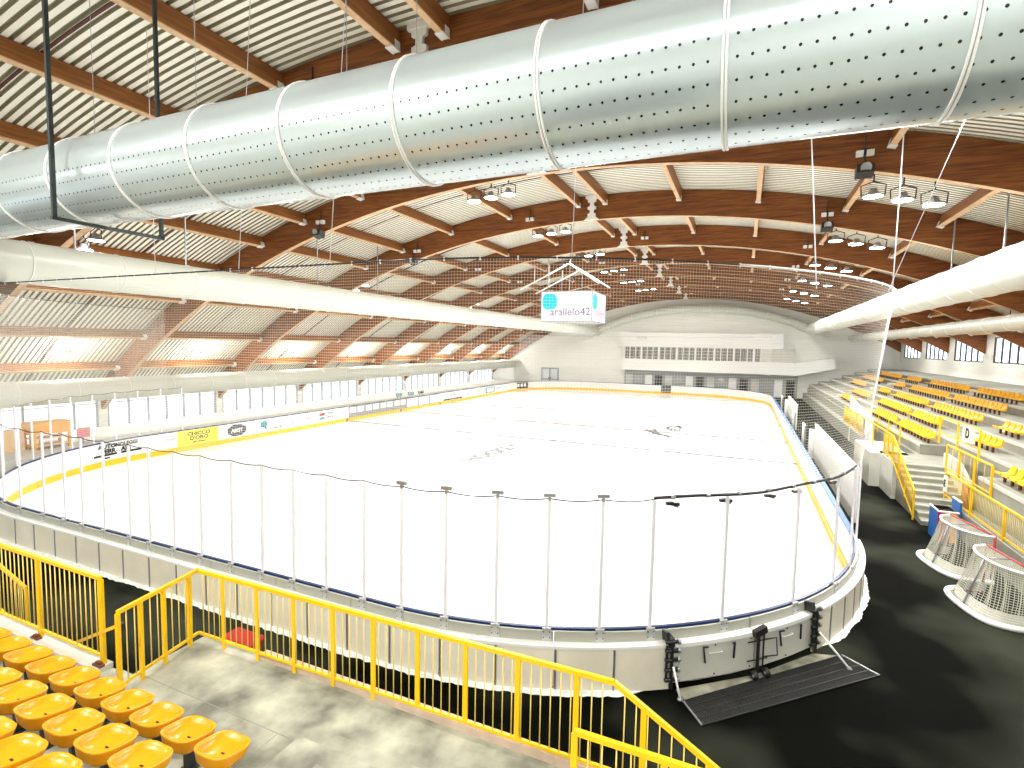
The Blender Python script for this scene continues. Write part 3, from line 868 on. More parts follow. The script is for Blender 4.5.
for zz in (ZT-.1, ZN+.02):
    for ss in (nt_s1-.26, nt_s1):
        for oo in (.035, .055): vs.append(P(ss, oo+flare(ss, zz, nt_s1), zz))
mb.add(vs, [(0, 2, 3, 1), (4, 5, 7, 6), (0, 1, 5, 4), (1, 3, 7, 5), (3, 2, 6, 7), (2, 0, 4, 6)]); mb.build('edge_band', STRIP, ne)
mb = MB(); mb.tube([P(SP[-5]+(nt_s1-SP[-5])*i/20, .05+flare(SP[-5]+(nt_s1-SP[-5])*i/20, ZN, nt_s1), ZN+.01) for i in range(21)], .02, 6); mb.build('white_top_hem', STRIP, ne)
for i in range(60):
    s = sA+(nt_s1-sA)*i/60; q = P(s, .05+flare(s, ZN, nt_s1), ZN); mb = MB(); mb.box(tuple(q-V((.012, .012, .03))), tuple(q+V((.012, .012, .04)))); mb.build('cable_hook', STRIP, ne)
# far end net, coarser cords because it stands 60 m away
net(CS[3]+2, CS[6]-2, 3.2, 7.35, .12, .009, 'distant white safety netting behind the far goal line', name='far_safety_net')
# net suspension ropes
for i, (a, b, lab) in enumerate([((1.45, 14.1, ZN), (.9, 13.2, 12.8), 'thick white rope rising from the net top, left of the right-hand floodlights'),
                               ((3.1, 15.0, ZN), (3.1, 15.0, 12.2), 'upright white rope at the right end of the net'),
                               ((3.0, 14.9, ZN), (3.9, 11.6, 12.0), 'slanting thin rope crossing the upright one at the right end of the net'),
                               ((-2.71, 8.5, ZN), (-2.75, 9.0, 13.3), 'thin white rope above the scoreboard'),
                               ((-7.26, 7.8, ZN), (-7.3, 8.4, 13.4), 'thin white rope left of the scoreboard, second from the left'),
                               ((-9.7, 7.8, ZN), (-9.8, 8.3, 13.3), 'thin white rope near the left duct, between strut hanger and floodlight'),
                               ((-12.4, 7.8, ZN), (-12.6, 7.9, 12.9), 'leftmost thin white rope of the near net')]):
    mb = MB(); mb.tube([a, b], .013 if i < 2 else .007, 6); tag(mb.build('net_rope', ALU), lab, 'rope', 'ropes holding up the near net')

# ================================================================== SCOREBOARD
e = empty('scoreboard', (-11.45, 36.8, 7.65), label='hanging cube scoreboard with lit white screens over centre ice', cat='scoreboard')
W2 = 1.85; Hh = 2.12
b = MB(); b.box((-W2, -W2, 0), (W2, W2, Hh)); b.build('cabinet', MULL, e)
for side, (ox, oy, xd) in dict(front=(0, -W2-.012, (1, 0, 0)), right=(W2+.012, 0, (0, 1, 0)), back=(0, W2+.012, (-1, 0, 0)), left=(-W2-.012, 0, (0, -1, 0))).items():
    x = V(xd); c = V((ox, oy, 0))
    mb = MB(); nrm = x.cross(V((0, 0, 1)))
    a = c-x*(W2-.04); b_ = c+x*(W2-.04)
    vs = [a+V((0, 0, .06)), b_+V((0, 0, .06)), b_+V((0, 0, Hh-.06)), a+V((0, 0, Hh-.06))]
    vs += [p-nrm*.01 for p in vs]
    mb.add(vs, [(0, 1, 2, 3), (4, 7, 6, 5), (0, 4, 5, 1), (1, 5, 6, 2), (2, 6, 7, 3), (3, 7, 4, 0)])
    sc = mb.build('screen', LED, e)
    # teal speech bubble with a tail
    pts = []
    cx_, cz_, hw = -1.20, 1.40, .54
    for k in range(40):
        t_ = 2*PI*k/40; ct, st = math.cos(t_), math.sin(t_); r_ = hw/((abs(ct)**3.2+abs(st)**3.2)**(1/3.2)); pts.append((cx_+r_*ct, cz_+r_*st))
        if k == 27: pts.append((cx_-.08, cz_-.90))
    q = [c+nrm*.006+x*px+V((0, 0, pz)) for px, pz in pts]; mb = MB()
    mb.add(q, [tuple(range(len(q)))]); mb.build('speech_bubble_mark', LEDC, sc)
    mw = face_mw(c+nrm*.012+x*.30+V((0, 0, .66)), x, (0, 0, 1))
    text_mesh('screen_text', 'arallelo42', .74, LEDT if side == 'front' else LEDP, sc, mw, .001, bold=0)
mb = MB()
for sx in (-1, 1):
    for sy in (-1, 1):
        mb.tube([(sx*.8-.7, sy*1.5, Hh), (sx*.8-.7, sy*1.5, arc(-11.45)-7.65+.6)], .03, 6)
mb.build('suspension_rods', GREY, e)
mb = MB()
for sy in (-1, 1):
    mb.tube([(-3.6, sy*1.5, Hh+.2), (0, sy*1.5, Hh+1.9)], .06, 6); mb.tube([(0, sy*1.5, Hh+1.9), (2.2, sy*1.5, Hh+.5)], .06, 6)
    for t_ in (.3, .6, .9): mb.tube([(-3.6+3.6*t_, sy*1.5, Hh+.2+1.7*t_), (-3.6+3.6*t_, sy*1.5, Hh+1.9)], .03, 5)
mb.tube([(0, -1.5, Hh+1.9), (0, 1.5, Hh+1.9)], .06, 6); mb.build('hanging_frame', WHITE, e)

# ================================================================== ADS ON THE LEFT BOARDS
XA = XL+.022
def yz_face(y, z): return face_mw((XA, y, z), (0, 1, 0), (0, 0, 1))
def ad(name, y0, y1, z0, z1, m, label):
    b = MB(); b.box((XL+.004, y0, z0), (XL+.014, y1, z1)); o = b.build(name, m); return tag(o, label, 'advertising sign', 'adverts on the left boards')
def adtext(o, s, y, z, size, m, bold=0, sx=1):
    mw = yz_face(y, z) @ Matrix.Diagonal((sx, 1, 1, 1)); t = text_mesh('lettering', s, size, m, o, mw, .002, bold=bold); return t
# texts read left to right with growing y when seen from the ice
sa_, sb_ = CS[7]+.25, CS[7]+2.75
b = MB(); ribbon(b, sa_, sb_, rect(-.006, .004, .30, 1.08)); o = tag(b.build('board_advert', WHITE), 'white advert with black lettering and logos, leftmost on the left boards', 'advertising sign', 'adverts on the left boards')
def curve_text(t, f, z, size, bold, sx):
    sm = sa_+(sb_-sa_)*f; c = P(sm, -.065, z); xd = P(sm-.05, -.03, 0)-P(sm+.05, -.03, 0)
    text_mesh('lettering', t, size, BLACKT, o, face_mw(c, xd, (0, 0, 1)) @ Matrix.Diagonal((sx, 1, 1, 1)), .003, bold=bold)
curve_text('AUTO', .73, .93, .25, .010, 1.25); curve_text('NOLEGGI', .34, .93, .25, .010, 1.0)
curve_text('FERR', .70, .70, .26, .012, 1.2); curve_text('ARI', .36, .70, .26, .012, 1.2)
for f0, f1, z0, z1 in ((.52, .98, .48, .58), (.04, .44, .48, .58), (.66, .82, .35, .43)):
    b = MB(); ribbon(b, sa_+(sb_-sa_)*f0, sa_+(sb_-sa_)*f1, rect(-.012, -.005, z0, z1)); b.build('black_bar_print', BLACKT, o)
o = ad('board_advert', 17.3, 17.88, .24, 1.08, WHITE, 'narrow white advert with faint grey script left of the yellow advert')
adtext(o, 'Snuppy', 17.58, .75, .17, PURP)
o = ad('board_advert', 17.9, 20.25, .20, 1.08, YSIGN, 'yellow advert with two lines of dark serif capitals on the left boards')
adtext(o, "CHICCO", 19.1, .86, .27, BLACKT, .008, 1.25); adtext(o, "D'ORO", 19.1, .62, .27, BLACKT, .008, 1.25); adtext(o, 'caffè espresso', 19.1, .42, .13, BLACKT, .004)
o = ad('board_advert', 20.4, 22.5, .24, 1.08, WHITE, 'white advert with dark scalloped badge right of the yellow advert')
mb = MB(); n = 96; q = []
for k in range(n):
    t_ = 2*PI*k/n; r_ = 1+.10*abs(math.sin(4*t_)); q.append((XA, 21.45+.60*r_*math.cos(t_), .68+.33*r_*math.sin(t_)))
mb.add(q, [tuple(range(n))]); mb.build('scalloped_badge', mat('badge_dark', (.06, .065, .08), .5), o)
adtext(o, 'ABIST', 21.45, .66, .30, WHITE, .01)
for ch in [c for c in kids(o) if c.name.startswith('lettering')]: ch.location = (.004, 0, 0)
o = ad('board_advert', 22.7, 25.1, .24, 1.08, WHITE, 'white advert with teal rounded mark and small lettering')
mb = MB(); q = [(XA, 23.35+.27*math.cos(2*PI*k/24), .78+.2*math.sin(2*PI*k/24)) for k in range(24)]; mb.add(q, [tuple(range(24))]); mb.add([(XA, 23.2, .65), (XA, 23.55, .60), (XA, 23.6, .38)], [(0, 1, 2)]); mb.build('teal_mark', TEAL, o)
adtext(o, 'arallelo42', 24.3, .47, .26, PURP)
o = ad('board_advert', 25.2, 27.6, .24, 1.08, WHITE, 'white advert with thin ring mark and grey script')
mb = MB(); mb.tube([(XA, 25.85+.30*math.cos(2*PI*k/28), .72+.22*math.sin(2*PI*k/28)) for k in range(28)], .018, 4, closed=True); mb.build('ring_mark', PURP, o)
adtext(o, 'H·P', 25.85, .72, .16, PURP); adtext(o, 'Impulse', 26.95, .73, .26, PURP)
o = ad('board_advert', 27.7, 30.4, .24, 1.08, WHITE, 'white advert with small red and green blocks and lettering')
mb = MB(); mb.box((XA-.001, 28.0, .72), (XA+.001, 28.5, .92)); mb.build('red_block', REDP, o)
mb = MB(); mb.box((XA-.001, 28.0, .46), (XA+.001, 28.5, .64)); mb.build('green_block', TEAL, o)
adtext(o, 'TREND', 29.1, .84, .22, PURP, .004); adtext(o, 'ARREDO', 29.15, .58, .24, PURP, .004)
# low see-through panels of the team benches, as dark framed panels in the boards
for i in range(7):
    y0 = 31.0+i*1.85
    e = empty('bench_window_panel', (XL+.03, y0, .26), label='dark-framed clear panel in the left boards, %s from the near end' % ordw(i), cat='board window', group='clear panels in the left boards')
    b = MB(); b.box((-.01, 0, 0), (.012, 1.8, .06)); b.box((-.01, 0, .78), (.012, 1.8, .84))
    for t_ in (0, .87, 1.74): b.box((-.01, t_, 0), (.012, t_+.06, .84))
    b.build('frame', MULL, e)
    b = MB(); b.box((-.012, .06, .06), (.004, 1.74, .32 if i < 4 else .78)); b.build('lower_panel', GREY if i < 4 else WHITE, e)
for i, (y0, y1, s_, m_, bar) in enumerate([(44.3, 48.6, 'SPORT', REDP, True), (48.8, 51.0, 'LAGO', BLUEP, False), (51.2, 53.6, 'IDRO', REDP, False), (53.8, 56.4, '', TEAL, False), (56.6, 58.4, 'GARAGE', TEAL, False), (58.5, 60.2, 'SG', PURP, False)]):
    o = ad('board_advert', y0, y1, .26, 1.06, WHITE, 'far small advert on the left boards, %s past the clear panels' % ordw(i))
    if s_: adtext(o, s_, (y0+y1)/2, .75, .42, m_)
    if bar:
        b = MB(); b.box((XA-.001, y0+.3, .30), (XA+.001, y1-.2, .44)); b.build('black_bar_print', BLACKT, o)
    if not s_:
        b = MB(); b.box((XA-.003, y0+.1, .32), (XA-.001, y1-.1, 1.0)); b.box((XA-.001, y0+.4, .42), (XA+.001, y1-.4, .9), WHITE); b.build('green_frame_print', TEAL, o)
for i, y in enumerate((30.8, 37.6, 44.0)):
    b = MB(); b.box((XL-.022, y-.12, .0), (XL+.03, y+.12, .22)); b.box((XL+.02, y-.05, .05), (XL+.04, y+.05, .17), GREY)
    tag(b.build('kick_block', DARK), 'small dark block on the yellow strip of the left boards, %s from the near end' % ordw(i), 'block', 'dark blocks on the left kick strip')
# small dark signs standing above the left boards
for i, y in enumerate((37.8, 39.6, 41.2)):
    e = empty('timing_box', (XL-.35, y, 1.16), label='small dark timing box above the left boards, %s from the near end' % ordw(i), cat='box', group='small boxes on the left boards')
    b = MB(); b.box((-.1, -.35, .12), (.1, .35, .42)); b.build('case', MULL, e)
    b = MB(); b.bar((0, -.2, -1.0), (0, -.2, .13), .05, .05); b.bar((0, .2, -1.0), (0, .2, .13), .05, .05); b.build('legs', MULL, e)
    b = MB(); b.box((.1, -.28, .17), (.108, .28, .37)); b.build('face', TEAL if i < 2 else DARKG, e)
# far end sign
e = empty('far_goal_box', (-9.07, YF-.05, .18), label='small black grilled box set in the far boards above the yellow strip', cat='box')
b = MB(); b.box((-.6, -.06, 0), (.6, .03, .92)); b.build('case', DARK, e)
b = MB()
for k in range(5): b.box((-.58, -.075, .1+k*.17), (.58, -.062, .13+k*.17))
for k in range(4): b.box((-.45+k*.3, -.075, .05), (-.42+k*.3, -.062, .87))
b.build('grille', GREY, e)
e = empty('black_advert', (XL+1.35, 66.2, .26), label='black advert with pale lettering in the far left corner of the boards', cat='advertising sign')
b = MB(); p0, p1 = P(CS[6]-3.8, -.03, 0), P(CS[6]-1.6, -.03, 0)
b.bar(p0-V(e.location)+V((0, 0, .68)), p1-V(e.location)+V((0, 0, .68)), .03, .78); b.build('sign_face', DARK, e)
for k in range(3):
    q = p0+(p1-p0)*(.2+.3*k)-V(e.location); d = (p1-p0).normalized(); b = MB(); nn = V((-d.y, d.x, 0)); nn = nn if nn.dot(V((-12, 39, 0))-p0) > 0 else -nn
    b.bar(q+nn*.02+V((0, 0, .70)), q+nn*.02+d*.42+V((0, 0, .70)), .02, .4); b.build('pale_letter_block', WHITE, e)

# things behind the left glass: orange cabinet frame and red sign
e = empty('orange_kiosk', (-30.6, 13.9, .62), label='orange kiosk frame with shelves behind the near left corner glass', cat='kiosk')
for y in (-.72, -.45, .70):
    for x in (-.42, .42): b = MB(); b.box((x-.06, y-.06, 0), (x+.06, y+.06, 1.25)); b.build('orange_post', ORNP, e)
b = MB(); b.box((-.5, -.8, .72), (.5, .8, 1.28)); b.build('header_panel', ORNP, e)
for z in (.15, .48): b = MB(); b.box((-.45, -.7, z), (.45, .7, z+.05)); b.build('shelf', mat('peach_board', (.9, .62, .35), .6) if z < .2 else MATS['peach_board'], e)
b = MB(); b.box((-.5, -1.6, 0), (-.1, -.85, 1.0)); b.build('side_cupboard', MATS['peach_board'], e)
e = empty('red_notice', (-30.0, 15.1, .62), label='small red notice on a post right of the orange kiosk', cat='sign')
b = MB(); b.box((-.03, -.27, .35), (.03, .27, .85)); b.build('notice_face', mat('faded_red', (.75, .18, .2), .5), e)
b = MB(); b.bar((-.05, 0, 0), (-.05, 0, .8), .05, .05); b.build('notice_post', GREY, e)
# lamp post like column by left
# ================================================================== FAR END: mezzanine
FB = WY1
e = empty('mezzanine', (0, 0, 0), label='white far-end mezzanine with long dark window band', cat='gallery', kind='structure')
b = MB(); b.box((-15.0, FB-1.6, 2.95), (5.5, FB, 4.45)); b.build('white_parapet', WHITE, e)
b = MB(); b.box((-15.2, FB-1.2, 6.05), (4.2, FB, 7.9)); b.build('white_header', WHITE, e)
b = MB(); b.box((-14.9, FB-.9, 4.45), (1.8, FB-.05, 6.05)); b.build('dark_band', DARKG, e)
b = MB()
for i in range(23):
    x = -14.9+16.7*i/22; b.box((x-.05 if i % 3 else x-.12, FB-1.0, 4.45), (x+.05 if i % 3 else x+.12, FB-.9, 6.05))
b.build('window_mullions', WHITE, e)
b = MB(); b.box((1.8, FB-1.0, 4.45), (5.5, FB, 6.05)); b.build('side_panel', GATE, e)
b = MB(); b.prism([(5.5, 2.95), (9.5, 3.9), (9.5, 5.2), (5.5, 4.45)], 1, FB-2.5, FB); b.build('sloping_parapet', WHITE, e)
b = MB(); b.box((-14.9, FB-.15, FZ), (6, FB-.02, 2.95), MULL)
for i in range(16):
    x = -14.7+i*1.3; b.box((x, FB-.25, FZ), (x+.9, FB-.16, 2.3), (GATE, DARKG, WHITE, GREY)[i*7 % 4])
b.build('lower_recess', None, e)
text_mesh('wall_lettering', 'PISTA', .55, MULL, e, face_mw((-12.6, FB-1.22, 7.2), (1, 0, 0), (0, 0, 1)), .01)
wn += 1
e = empty('door_1', (-25.8, FB-.03, FZ), kind='structure')
b = MB(); b.box((-1.25, -.06, 0), (1.25, .0, 2.55)); b.build('door_leaf', PANE, e)
b = MB()
for x in (-1.25, 0, 1.25): b.box((x-.08, -.1, 0), (x+.08, -.02, 2.6))
b.box((-1.25, -.1, 2.45), (1.25, -.02, 2.65)); b.box((-1.25, -.1, .9), (1.25, -.02, 1.0)); b.build('door_frame', MULL, e)
b = MB(); b.box((.1, -.14, 1.05), (.2, -.1, 1.25)); b.box((-.2, -.14, 1.05), (-.1, -.1, 1.25)); b.build('door_handle', DARK, e)

# ================================================================== RIGHT STAND
TX = [7.10, 8.0, 9.15, 10.35, 11.55, 12.75]     # front edge of each terrace tread
TZ = [2.05, 2.42, 2.80, 3.20, 3.60, 4.05]
def stand():
    mb = MB()
    # sections in y: full stand except the vomitory cut 21.2..27.5 in the first two treads
    for (y0, y1) in ((9.0, 21.4), (27.6, 70.5)):
        prof = [(6.5, FZ-.05), (6.5, 1.0), (6.95, 1.0), (6.95, 1.62), (TX[0], 1.62)]
        for i, x in enumerate(TX):
            prof.append((x, TZ[i])); prof.append((TX[i+1] if i+1 < len(TX) else WX1, TZ[i]))
        prof.append((WX1, FZ-.05))
        mb.prism(prof, 1, y0, y1, CONCL)
    prof = [(8.0, FZ-.05), (8.0, TZ[1]), (TX[2], TZ[1])]
    for i in range(2, 6): prof += [(TX[i], TZ[i]), (TX[i+1] if i < 5 else WX1, TZ[i])]
    prof.append((WX1, FZ-.05)); mb.prism(prof, 1, 21.4, 27.6, CONCL)
    return mb.build('grandstand_right')
st = tag(stand(), kind='structure')
mb = MB()   # pale nosings
for i, x in enumerate(TX):
    for (y0, y1) in (((9.0, 21.4), (27.6, 70.5)) if i < 1 else ((9.0, 70.5),)):
        mb.box((x-.012, y0, TZ[i]-.10), (x+.05, y1, TZ[i]+.006))
mb.build('tread_nosing', CONCW, st)
# aisle half-steps
for ya in (27.8, 40.4, 53.0, 17.6):
    mb = MB()
    for i in range(0 if not 21 < ya < 27 else 2, 5):
        if ya < 28 and i == 0: continue
        mb.box((TX[i+1]-.5 if i+1 < 6 else 0, ya-1.1, TZ[i]), (TX[i+1], ya, (TZ[i]+TZ[i+1])/2))
    mb.build('aisle_step', CONCW, st)
# seats of the right stand
def seat_meshes():
    N = 28
    def ring(sx, sy, hf, oy=0):
        out = []
        for k in range(N):
            t_ = 2*PI*k/N; ct, st_ = math.cos(t_), math.sin(t_); p = 3.2
            r_ = 1/((abs(ct)**p+abs(st_)**p)**(1/p)); x, y = r_*ct, r_*st_
            out.append((x*sx, y*sy+oy, hf(x, y)))
        return out
    def rim(x, y):   # y>0 front, y<0 back
        t_ = (1-y)/2
        return .03+.075*t_**1.5 - (.02*(1-abs(x))*1 if y > .6 else 0)+(.012 if abs(x) > .75 and abs(y) > .75 else 0)
    rings = [ring(.165, .15, lambda x, y: -.095), ring(.205, .19, lambda x, y: -.075), ring(.225, .212, lambda x, y: -.03), ring(.232, .222, lambda x, y: rim(x, y)-.030, -.0),
             ring(.240, .230, lambda x, y: rim(x, y)-.006), ring(.232, .222, lambda x, y: rim(x, y)), ring(.214, .205, lambda x, y: rim(x, y)-.006),
             ring(.200, .190, lambda x, y: rim(x, y)*.62-.015), ring(.17, .160, lambda x, y: -.030+rim(x, y)*.22), ring(.11, .10, lambda x, y: -.042+rim(x, y)*.06), ring(.05, .045, lambda x, y: -.046)]
    mb = MB(); vs = [p for r_ in rings for p in r_]; fs = []
    for i in range(len(rings)-1):
        for k in range(N): fs.append((i*N+k, i*N+(k+1) % N, (i+1)*N+(k+1) % N, (i+1)*N+k))
    fs.append(tuple((len(rings)-1)*N+k for k in range(N))); fs.append(tuple(range(N-1, -1, -1)))
    mb.add(vs, fs, None, True); return mb
def make_seat():
    e = empty('stadium_seat', label='', cat='seat')
    seat_meshes().build('seat_shell', SEAT, e)
    MB().box((-.022, -.009, -.047), (.022, .009, -.041)).build('drain_slot', DARK, e)
    b = MB(); b.box((-.03, -.05, -.40), (.03, .05, -.09)); b.box((-.08, -.09, -.405), (.08, .09, -.39)); b.build('pedestal', STEEL, e)
    return e
s0_ = make_seat()
# near seats
near_rows = [(3.57, 1.70, [-4.82-.535*k for k in range(12)], 'front'), (2.93, 1.95, [-5.10-.55*k for k in range(10)], 'second'), (2.30, 2.20, [-5.36-.55*k for k in range(9)], 'third')]
used = False
for y, z, xs_, nm in near_rows:
    for i, x in enumerate(xs_):
        lab = 'yellow bucket seat of the near stand, %s row, %s from its right end' % (nm, ordw(i))
        if not used: s0_.location = (x, y, z); s0_['label'] = lab; s0_['group'] = 'yellow seats of the near stand'; used = True
        else: dup(s0_, (x, y, z), 0, lab, 'yellow seats of the near stand')
# far seats: taller looking, turned to face the ice
SEATF = mat('yellow_plastic_far', (.90, .47, .004), .3)
def make_far_seat():
    e = empty('stand_seat', label='', cat='seat')
    mb = MB()
    # shell: seat pan plus low tapering back (faces -x)
    prof = [(-.20, .0), (-.21, -.05), (.02, -.10), (.18, -.08), (.21, .06), (.24, .21), (.205, .22), (.16, .06), (.11, -.02), (-.05, -.03), (-.17, .01)]
    W_ = []
    for (px, pz) in prof: W_.append(.20 if pz < .15 else .13)
    vs = [(px, -w_, pz) for (px, pz), w_ in zip(prof, W_)]+[(px, w_, pz) for (px, pz), w_ in zip(prof, W_)]
    n = len(prof); mb.add(vs, [tuple(range(n)), tuple(range(2*n-1, n-1, -1))]+[(i, n+i, n+(i+1) % n, (i+1) % n) for i in range(n)])
    mb.build('seat_shell', SEATF, e)
    b = MB(); b.box((-.03, -.04, -.30), (.03, .04, -.08)); b.build('pedestal', mat('rust_pedestal', (.10, .03, .01), .6), e)
    return e
f0 = make_far_seat(); fu = False; cnt = 0
rows = [('top', 4, [(32.3, 38.2), (38.9, 46.3), (48.2, 51.8), (53.6, 61.0)]), ('second highest', 3, [(30.6, 37.3), (37.9, 45.5), (47.1, 50.0), (54.0, 62.0)]),
        ('middle', 2, [(25.4, 27.6), (13, 21), (29.4, 36.3), (36.9, 44.0), (45.6, 48.9), (54.0, 60)]), ('second lowest', 1, [(30.4, 34.9), (35.5, 42.8), (46, 52)]), ('lowest', 0, [(27.9, 33.5), (34.1, 39.4), (45.5, 51)])]
rows2 = [('second lowest', 1, [(24.1, 26.4), (13, 19.0)]), ('lowest', 0, [(12.5, 21.4)])]
def add_block(rn, ti, y0, y1, bi, near):
    global fu, cnt
    n = int((y1-y0)/.5)
    for k in range(n):
        if cnt >= 300: return
        x = TX[ti]+.42; z = TZ[ti]+.30; y = y0+.25+k*.5
        lab = 'yellow right-stand seat, %s row, %s block %s the stairs, %s from its near end' % (rn, ordw(bi), 'before' if near else 'beyond', ordw(k))
        if not fu:
            f0.location = (x, y, z); f0['label'] = lab; f0['group'] = 'yellow seats of the right stand'; fu = True
        else: dup(f0, (x, y, z), 0, lab, 'yellow seats of the right stand')
        cnt += 1
allb = []
for rn, ti, bl in rows:
    for bi, (a, b) in enumerate(bl): allb.append((a, rn, ti, a, b, bi, False))
for rn, ti, bl in rows2:
    for bi, (a, b) in enumerate(bl): allb.append((a, rn, ti, a, b, bi, True))
for t_ in sorted(allb): add_block(*t_[1:])
# seat rails along the treads, rust coloured
# vomitory stairs rising in +y
mb = MB(); ns = 9
for i in range(ns):
    y = 21.6+i*.42; z = FZ+(i+1)*(1.62-FZ)/ns
    mb.box((5.75, y, FZ-.02), (7.3, y+.42 if i < ns-1 else 27.6, z), CONCL); mb.box((5.74, y-.01, z-.035), (7.31, y+.05, z+.004), CONCW)
mb.box((7.3, 25.4, FZ), (8.0, 27.6, 1.62), CONCL); mb.box((5.2, 27.0, FZ), (6.6, 30.5, 1.62), CONCW)
tag(mb.build('concrete_stairs'), kind='structure')
mb = MB(); mb.prism([(21.4, FZ), (25.4, FZ), (25.4, 2.1), (24.0, 2.05), (21.4, .95)], 0, 7.3, 7.42, CONCW)
tag(mb.build('stair_side_wall'), kind='structure')
mb = MB(); mb.box((5.9, 27.6, FZ), (6.5, 29.4, 1.5), CONCW); mb.box((5.6, 25.0, FZ), (5.75, 27.6, 1.62), CONCW); tag(mb.build('stand_base_block'), kind='structure')

# ---------------------------------------------------------------- railings
def railing(name, label, pts, h, post_at, m=YEL, bal=.12, group=None, bot=.12, post_w=.06, bal_r=.008, top_w=.05, drop=0, cat='railing', balm=None):
    """pts: list of base points; posts at fractions along every leg listed in post_at"""
    e = empty(name, (0, 0, 0), label=label, cat=cat, group=group)
    pts = [V(p) for p in pts]
    mb = MB()
    for a, b in zip(pts, pts[1:]): mb.bar(a+V((0, 0, h)), b+V((0, 0, h)), top_w, top_w)
    for p in pts[1:-1]: mb.box(tuple(p+V((-top_w/2, -top_w/2, h-top_w/2))), tuple(p+V((top_w/2, top_w/2, h+top_w/2))))
    mb.build('top_rail', m, e)
    mb = MB()
    for a, b in zip(pts, pts[1:]): mb.bar(a+V((0, 0, bot)), b+V((0, 0, bot)), .035, .035)
    mb.build('bottom_rail', m, e)
    for a, b, ps in zip(pts, pts[1:], post_at):
        for t_ in ps:
            p = a+(b-a)*t_; q = MB(); q.bar(p+V((0, 0, -drop)), p+V((0, 0, h-.02)), post_w, post_w*.5 if abs(b.x-a.x) > abs(b.y-a.y) else post_w*.7, up=(0, 1, 0)); q.build('post', m, e)
    if bal:
        mb = MB()
        for a, b in zip(pts, pts[1:]):
            n = max(1, int((b-a).length/bal))
            for i in range(1, n):
                p = a+(b-a)*(i/n); mb.tube([p+V((0, 0, bot)), p+V((0, 0, h))], bal_r, 5)
        o = mb.build('balusters', balm or m, e)
    return e
BAL = mat('baluster_cream', (.86, .66, .16), .4)
fp = [219, 254]
FX = [-7.04, -6.34, -5.63, -4.93, -4.26, -3.58, -2.9, -2.22, -1.52]
FY = 5.27
x0, x1 = -7.6, -1.11
railing('guard_rail', 'long yellow railing with thin balusters along the front of the near walkway', [(-7.32, 3.98, 1.3), (-7.6, FY, 1.3), (-1.11, FY+.10, 1.3)], 1.12,
        [[.0, .25, .53, .87], [(x-x0)/(x1-x0) for x in FX]], bal=.117, balm=BAL, drop=.0)
railing('stair_rail', 'yellow railing sloping down at the right end of the near walkway', [(-1.11, FY+.10, 1.3), (1.6, FY+.0, -.18)], 1.12, [[.12, .36, .6, .95]], bal=.14, balm=BAL, drop=.1)
railing('platform_rail', 'second yellow railing behind the sloping one, bottom centre', [(-1.28, 4.5, 1.30), (2.4, 4.5, 1.30)], 1.12, [[.0, .22, .45, .7, .98]], bal=.13, balm=BAL)
railing('guard_rail', 'yellow railing on the white kerb at the far left of the near stand', [(-14.6, 4.22, 1.36), (-8.13, 4.22, 1.36)], 1.26, [[.02, .255, .505, .752, 1.0]], bal=.125, balm=BAL, post_w=.085)
e = empty('stair_handrail', (0, 0, 0), label='single yellow handrail slanting down through the gap between the two near railings', cat='handrail')
b = MB(); b.bar((-7.40, 4.05, 2.2), (-9.75, 4.6, 1.02), .045, .045); b.build('rail', YEL, e)
b = MB(); b.box((-7.44, 4.02, 2.12), (-7.36, 4.09, 2.22)); b.build('black_end_bracket', DARK, e)
e = railing('stair_rail', 'short yellow stair railing with slanting top behind the leftmost railing', [(-14.6, 4.9, 1.25), (-11.75, 4.9, .42)], 1.0, [[.3, .65, 1.0]], bal=.13, balm=BAL)

# right stand railings
railing('guard_rail', 'yellow mesh railing on the low front wall behind the hockey goals', [(6.56, 22.4, .98), (6.56, 9.2, .98)], .92, [[.0, .17, .34, .5, .68, .85, 1]], bal=.10, balm=BAL, post_w=.07, bal_r=.006)
railing('guard_rail', 'yellow railing on the raised walkway right of the stairs', [(7.05, 24.2, 1.62), (7.05, 20.3, 1.62)], .98, [[.0, .33, .66, 1]], bal=.5, post_w=.06)
railing('stair_rail', 'yellow railing sloping down the left side of the concrete stairs', [(5.68, 27.0, 1.62), (5.62, 25.3, 1.62), (5.55, 21.8, .25)], 1.0, [[0, .5, 1], [.33, .66, 1]], bal=.17, post_w=.05, bal_r=.012)
railing('guard_rail', 'yellow railing of the platform left of the stairs, nearest the net edge', [(5.75, 37.5, 1.62), (5.72, 31.5, 1.62)], 1.0, [[0, .33, .66, 1]], bal=.30, post_w=.05, bal_r=.022)
railing('guard_rail', 'yellow railing above the white stand base between the stairs and the platform rail', [(5.72, 31.5, 1.62), (5.68, 27.0, 1.62)], 1.0, [[0, .5]], bal=0, bot=.98, post_w=.05)
railing('guard_rail', 'thin yellow railing with few posts behind the platform at the foot of the seats', [(6.8, 37.0, 1.62), (6.8, 28.2, 1.62)], 1.0, [[.1, .35, .6, .85]], bal=0, bot=.5, post_w=.05)
railing('guard_rail', 'yellow railing carrying the letter sign beside the upper stairs', [(7.45, 26.6, 2.3), (7.45, 22.6, 2.3)], 1.1, [[0, .5, 1]], bal=0, bot=.45, post_w=.06)
e = empty('letter_sign', (7.35, 23.35, 3.1), label='square white sign with a black letter D on the yellow railing', cat='sign')
b = MB(); b.box((-.02, -.55, -.22), (.02, .45, .32)); b.build('sign_board', mat('cream_board', (.85, .80, .62), .5), e)
mwd = face_mw((-.03, -.02, .06), (-.0, -1, 0), (0, 0, 1)); text_mesh('letter', 'D', .48, BLACKT, e, mwd, .004, bold=.02)
e = empty('letter_sign', (6.45, 22.05, 1.55), label='small white sign with black lettering on the lower railing post', cat='sign')
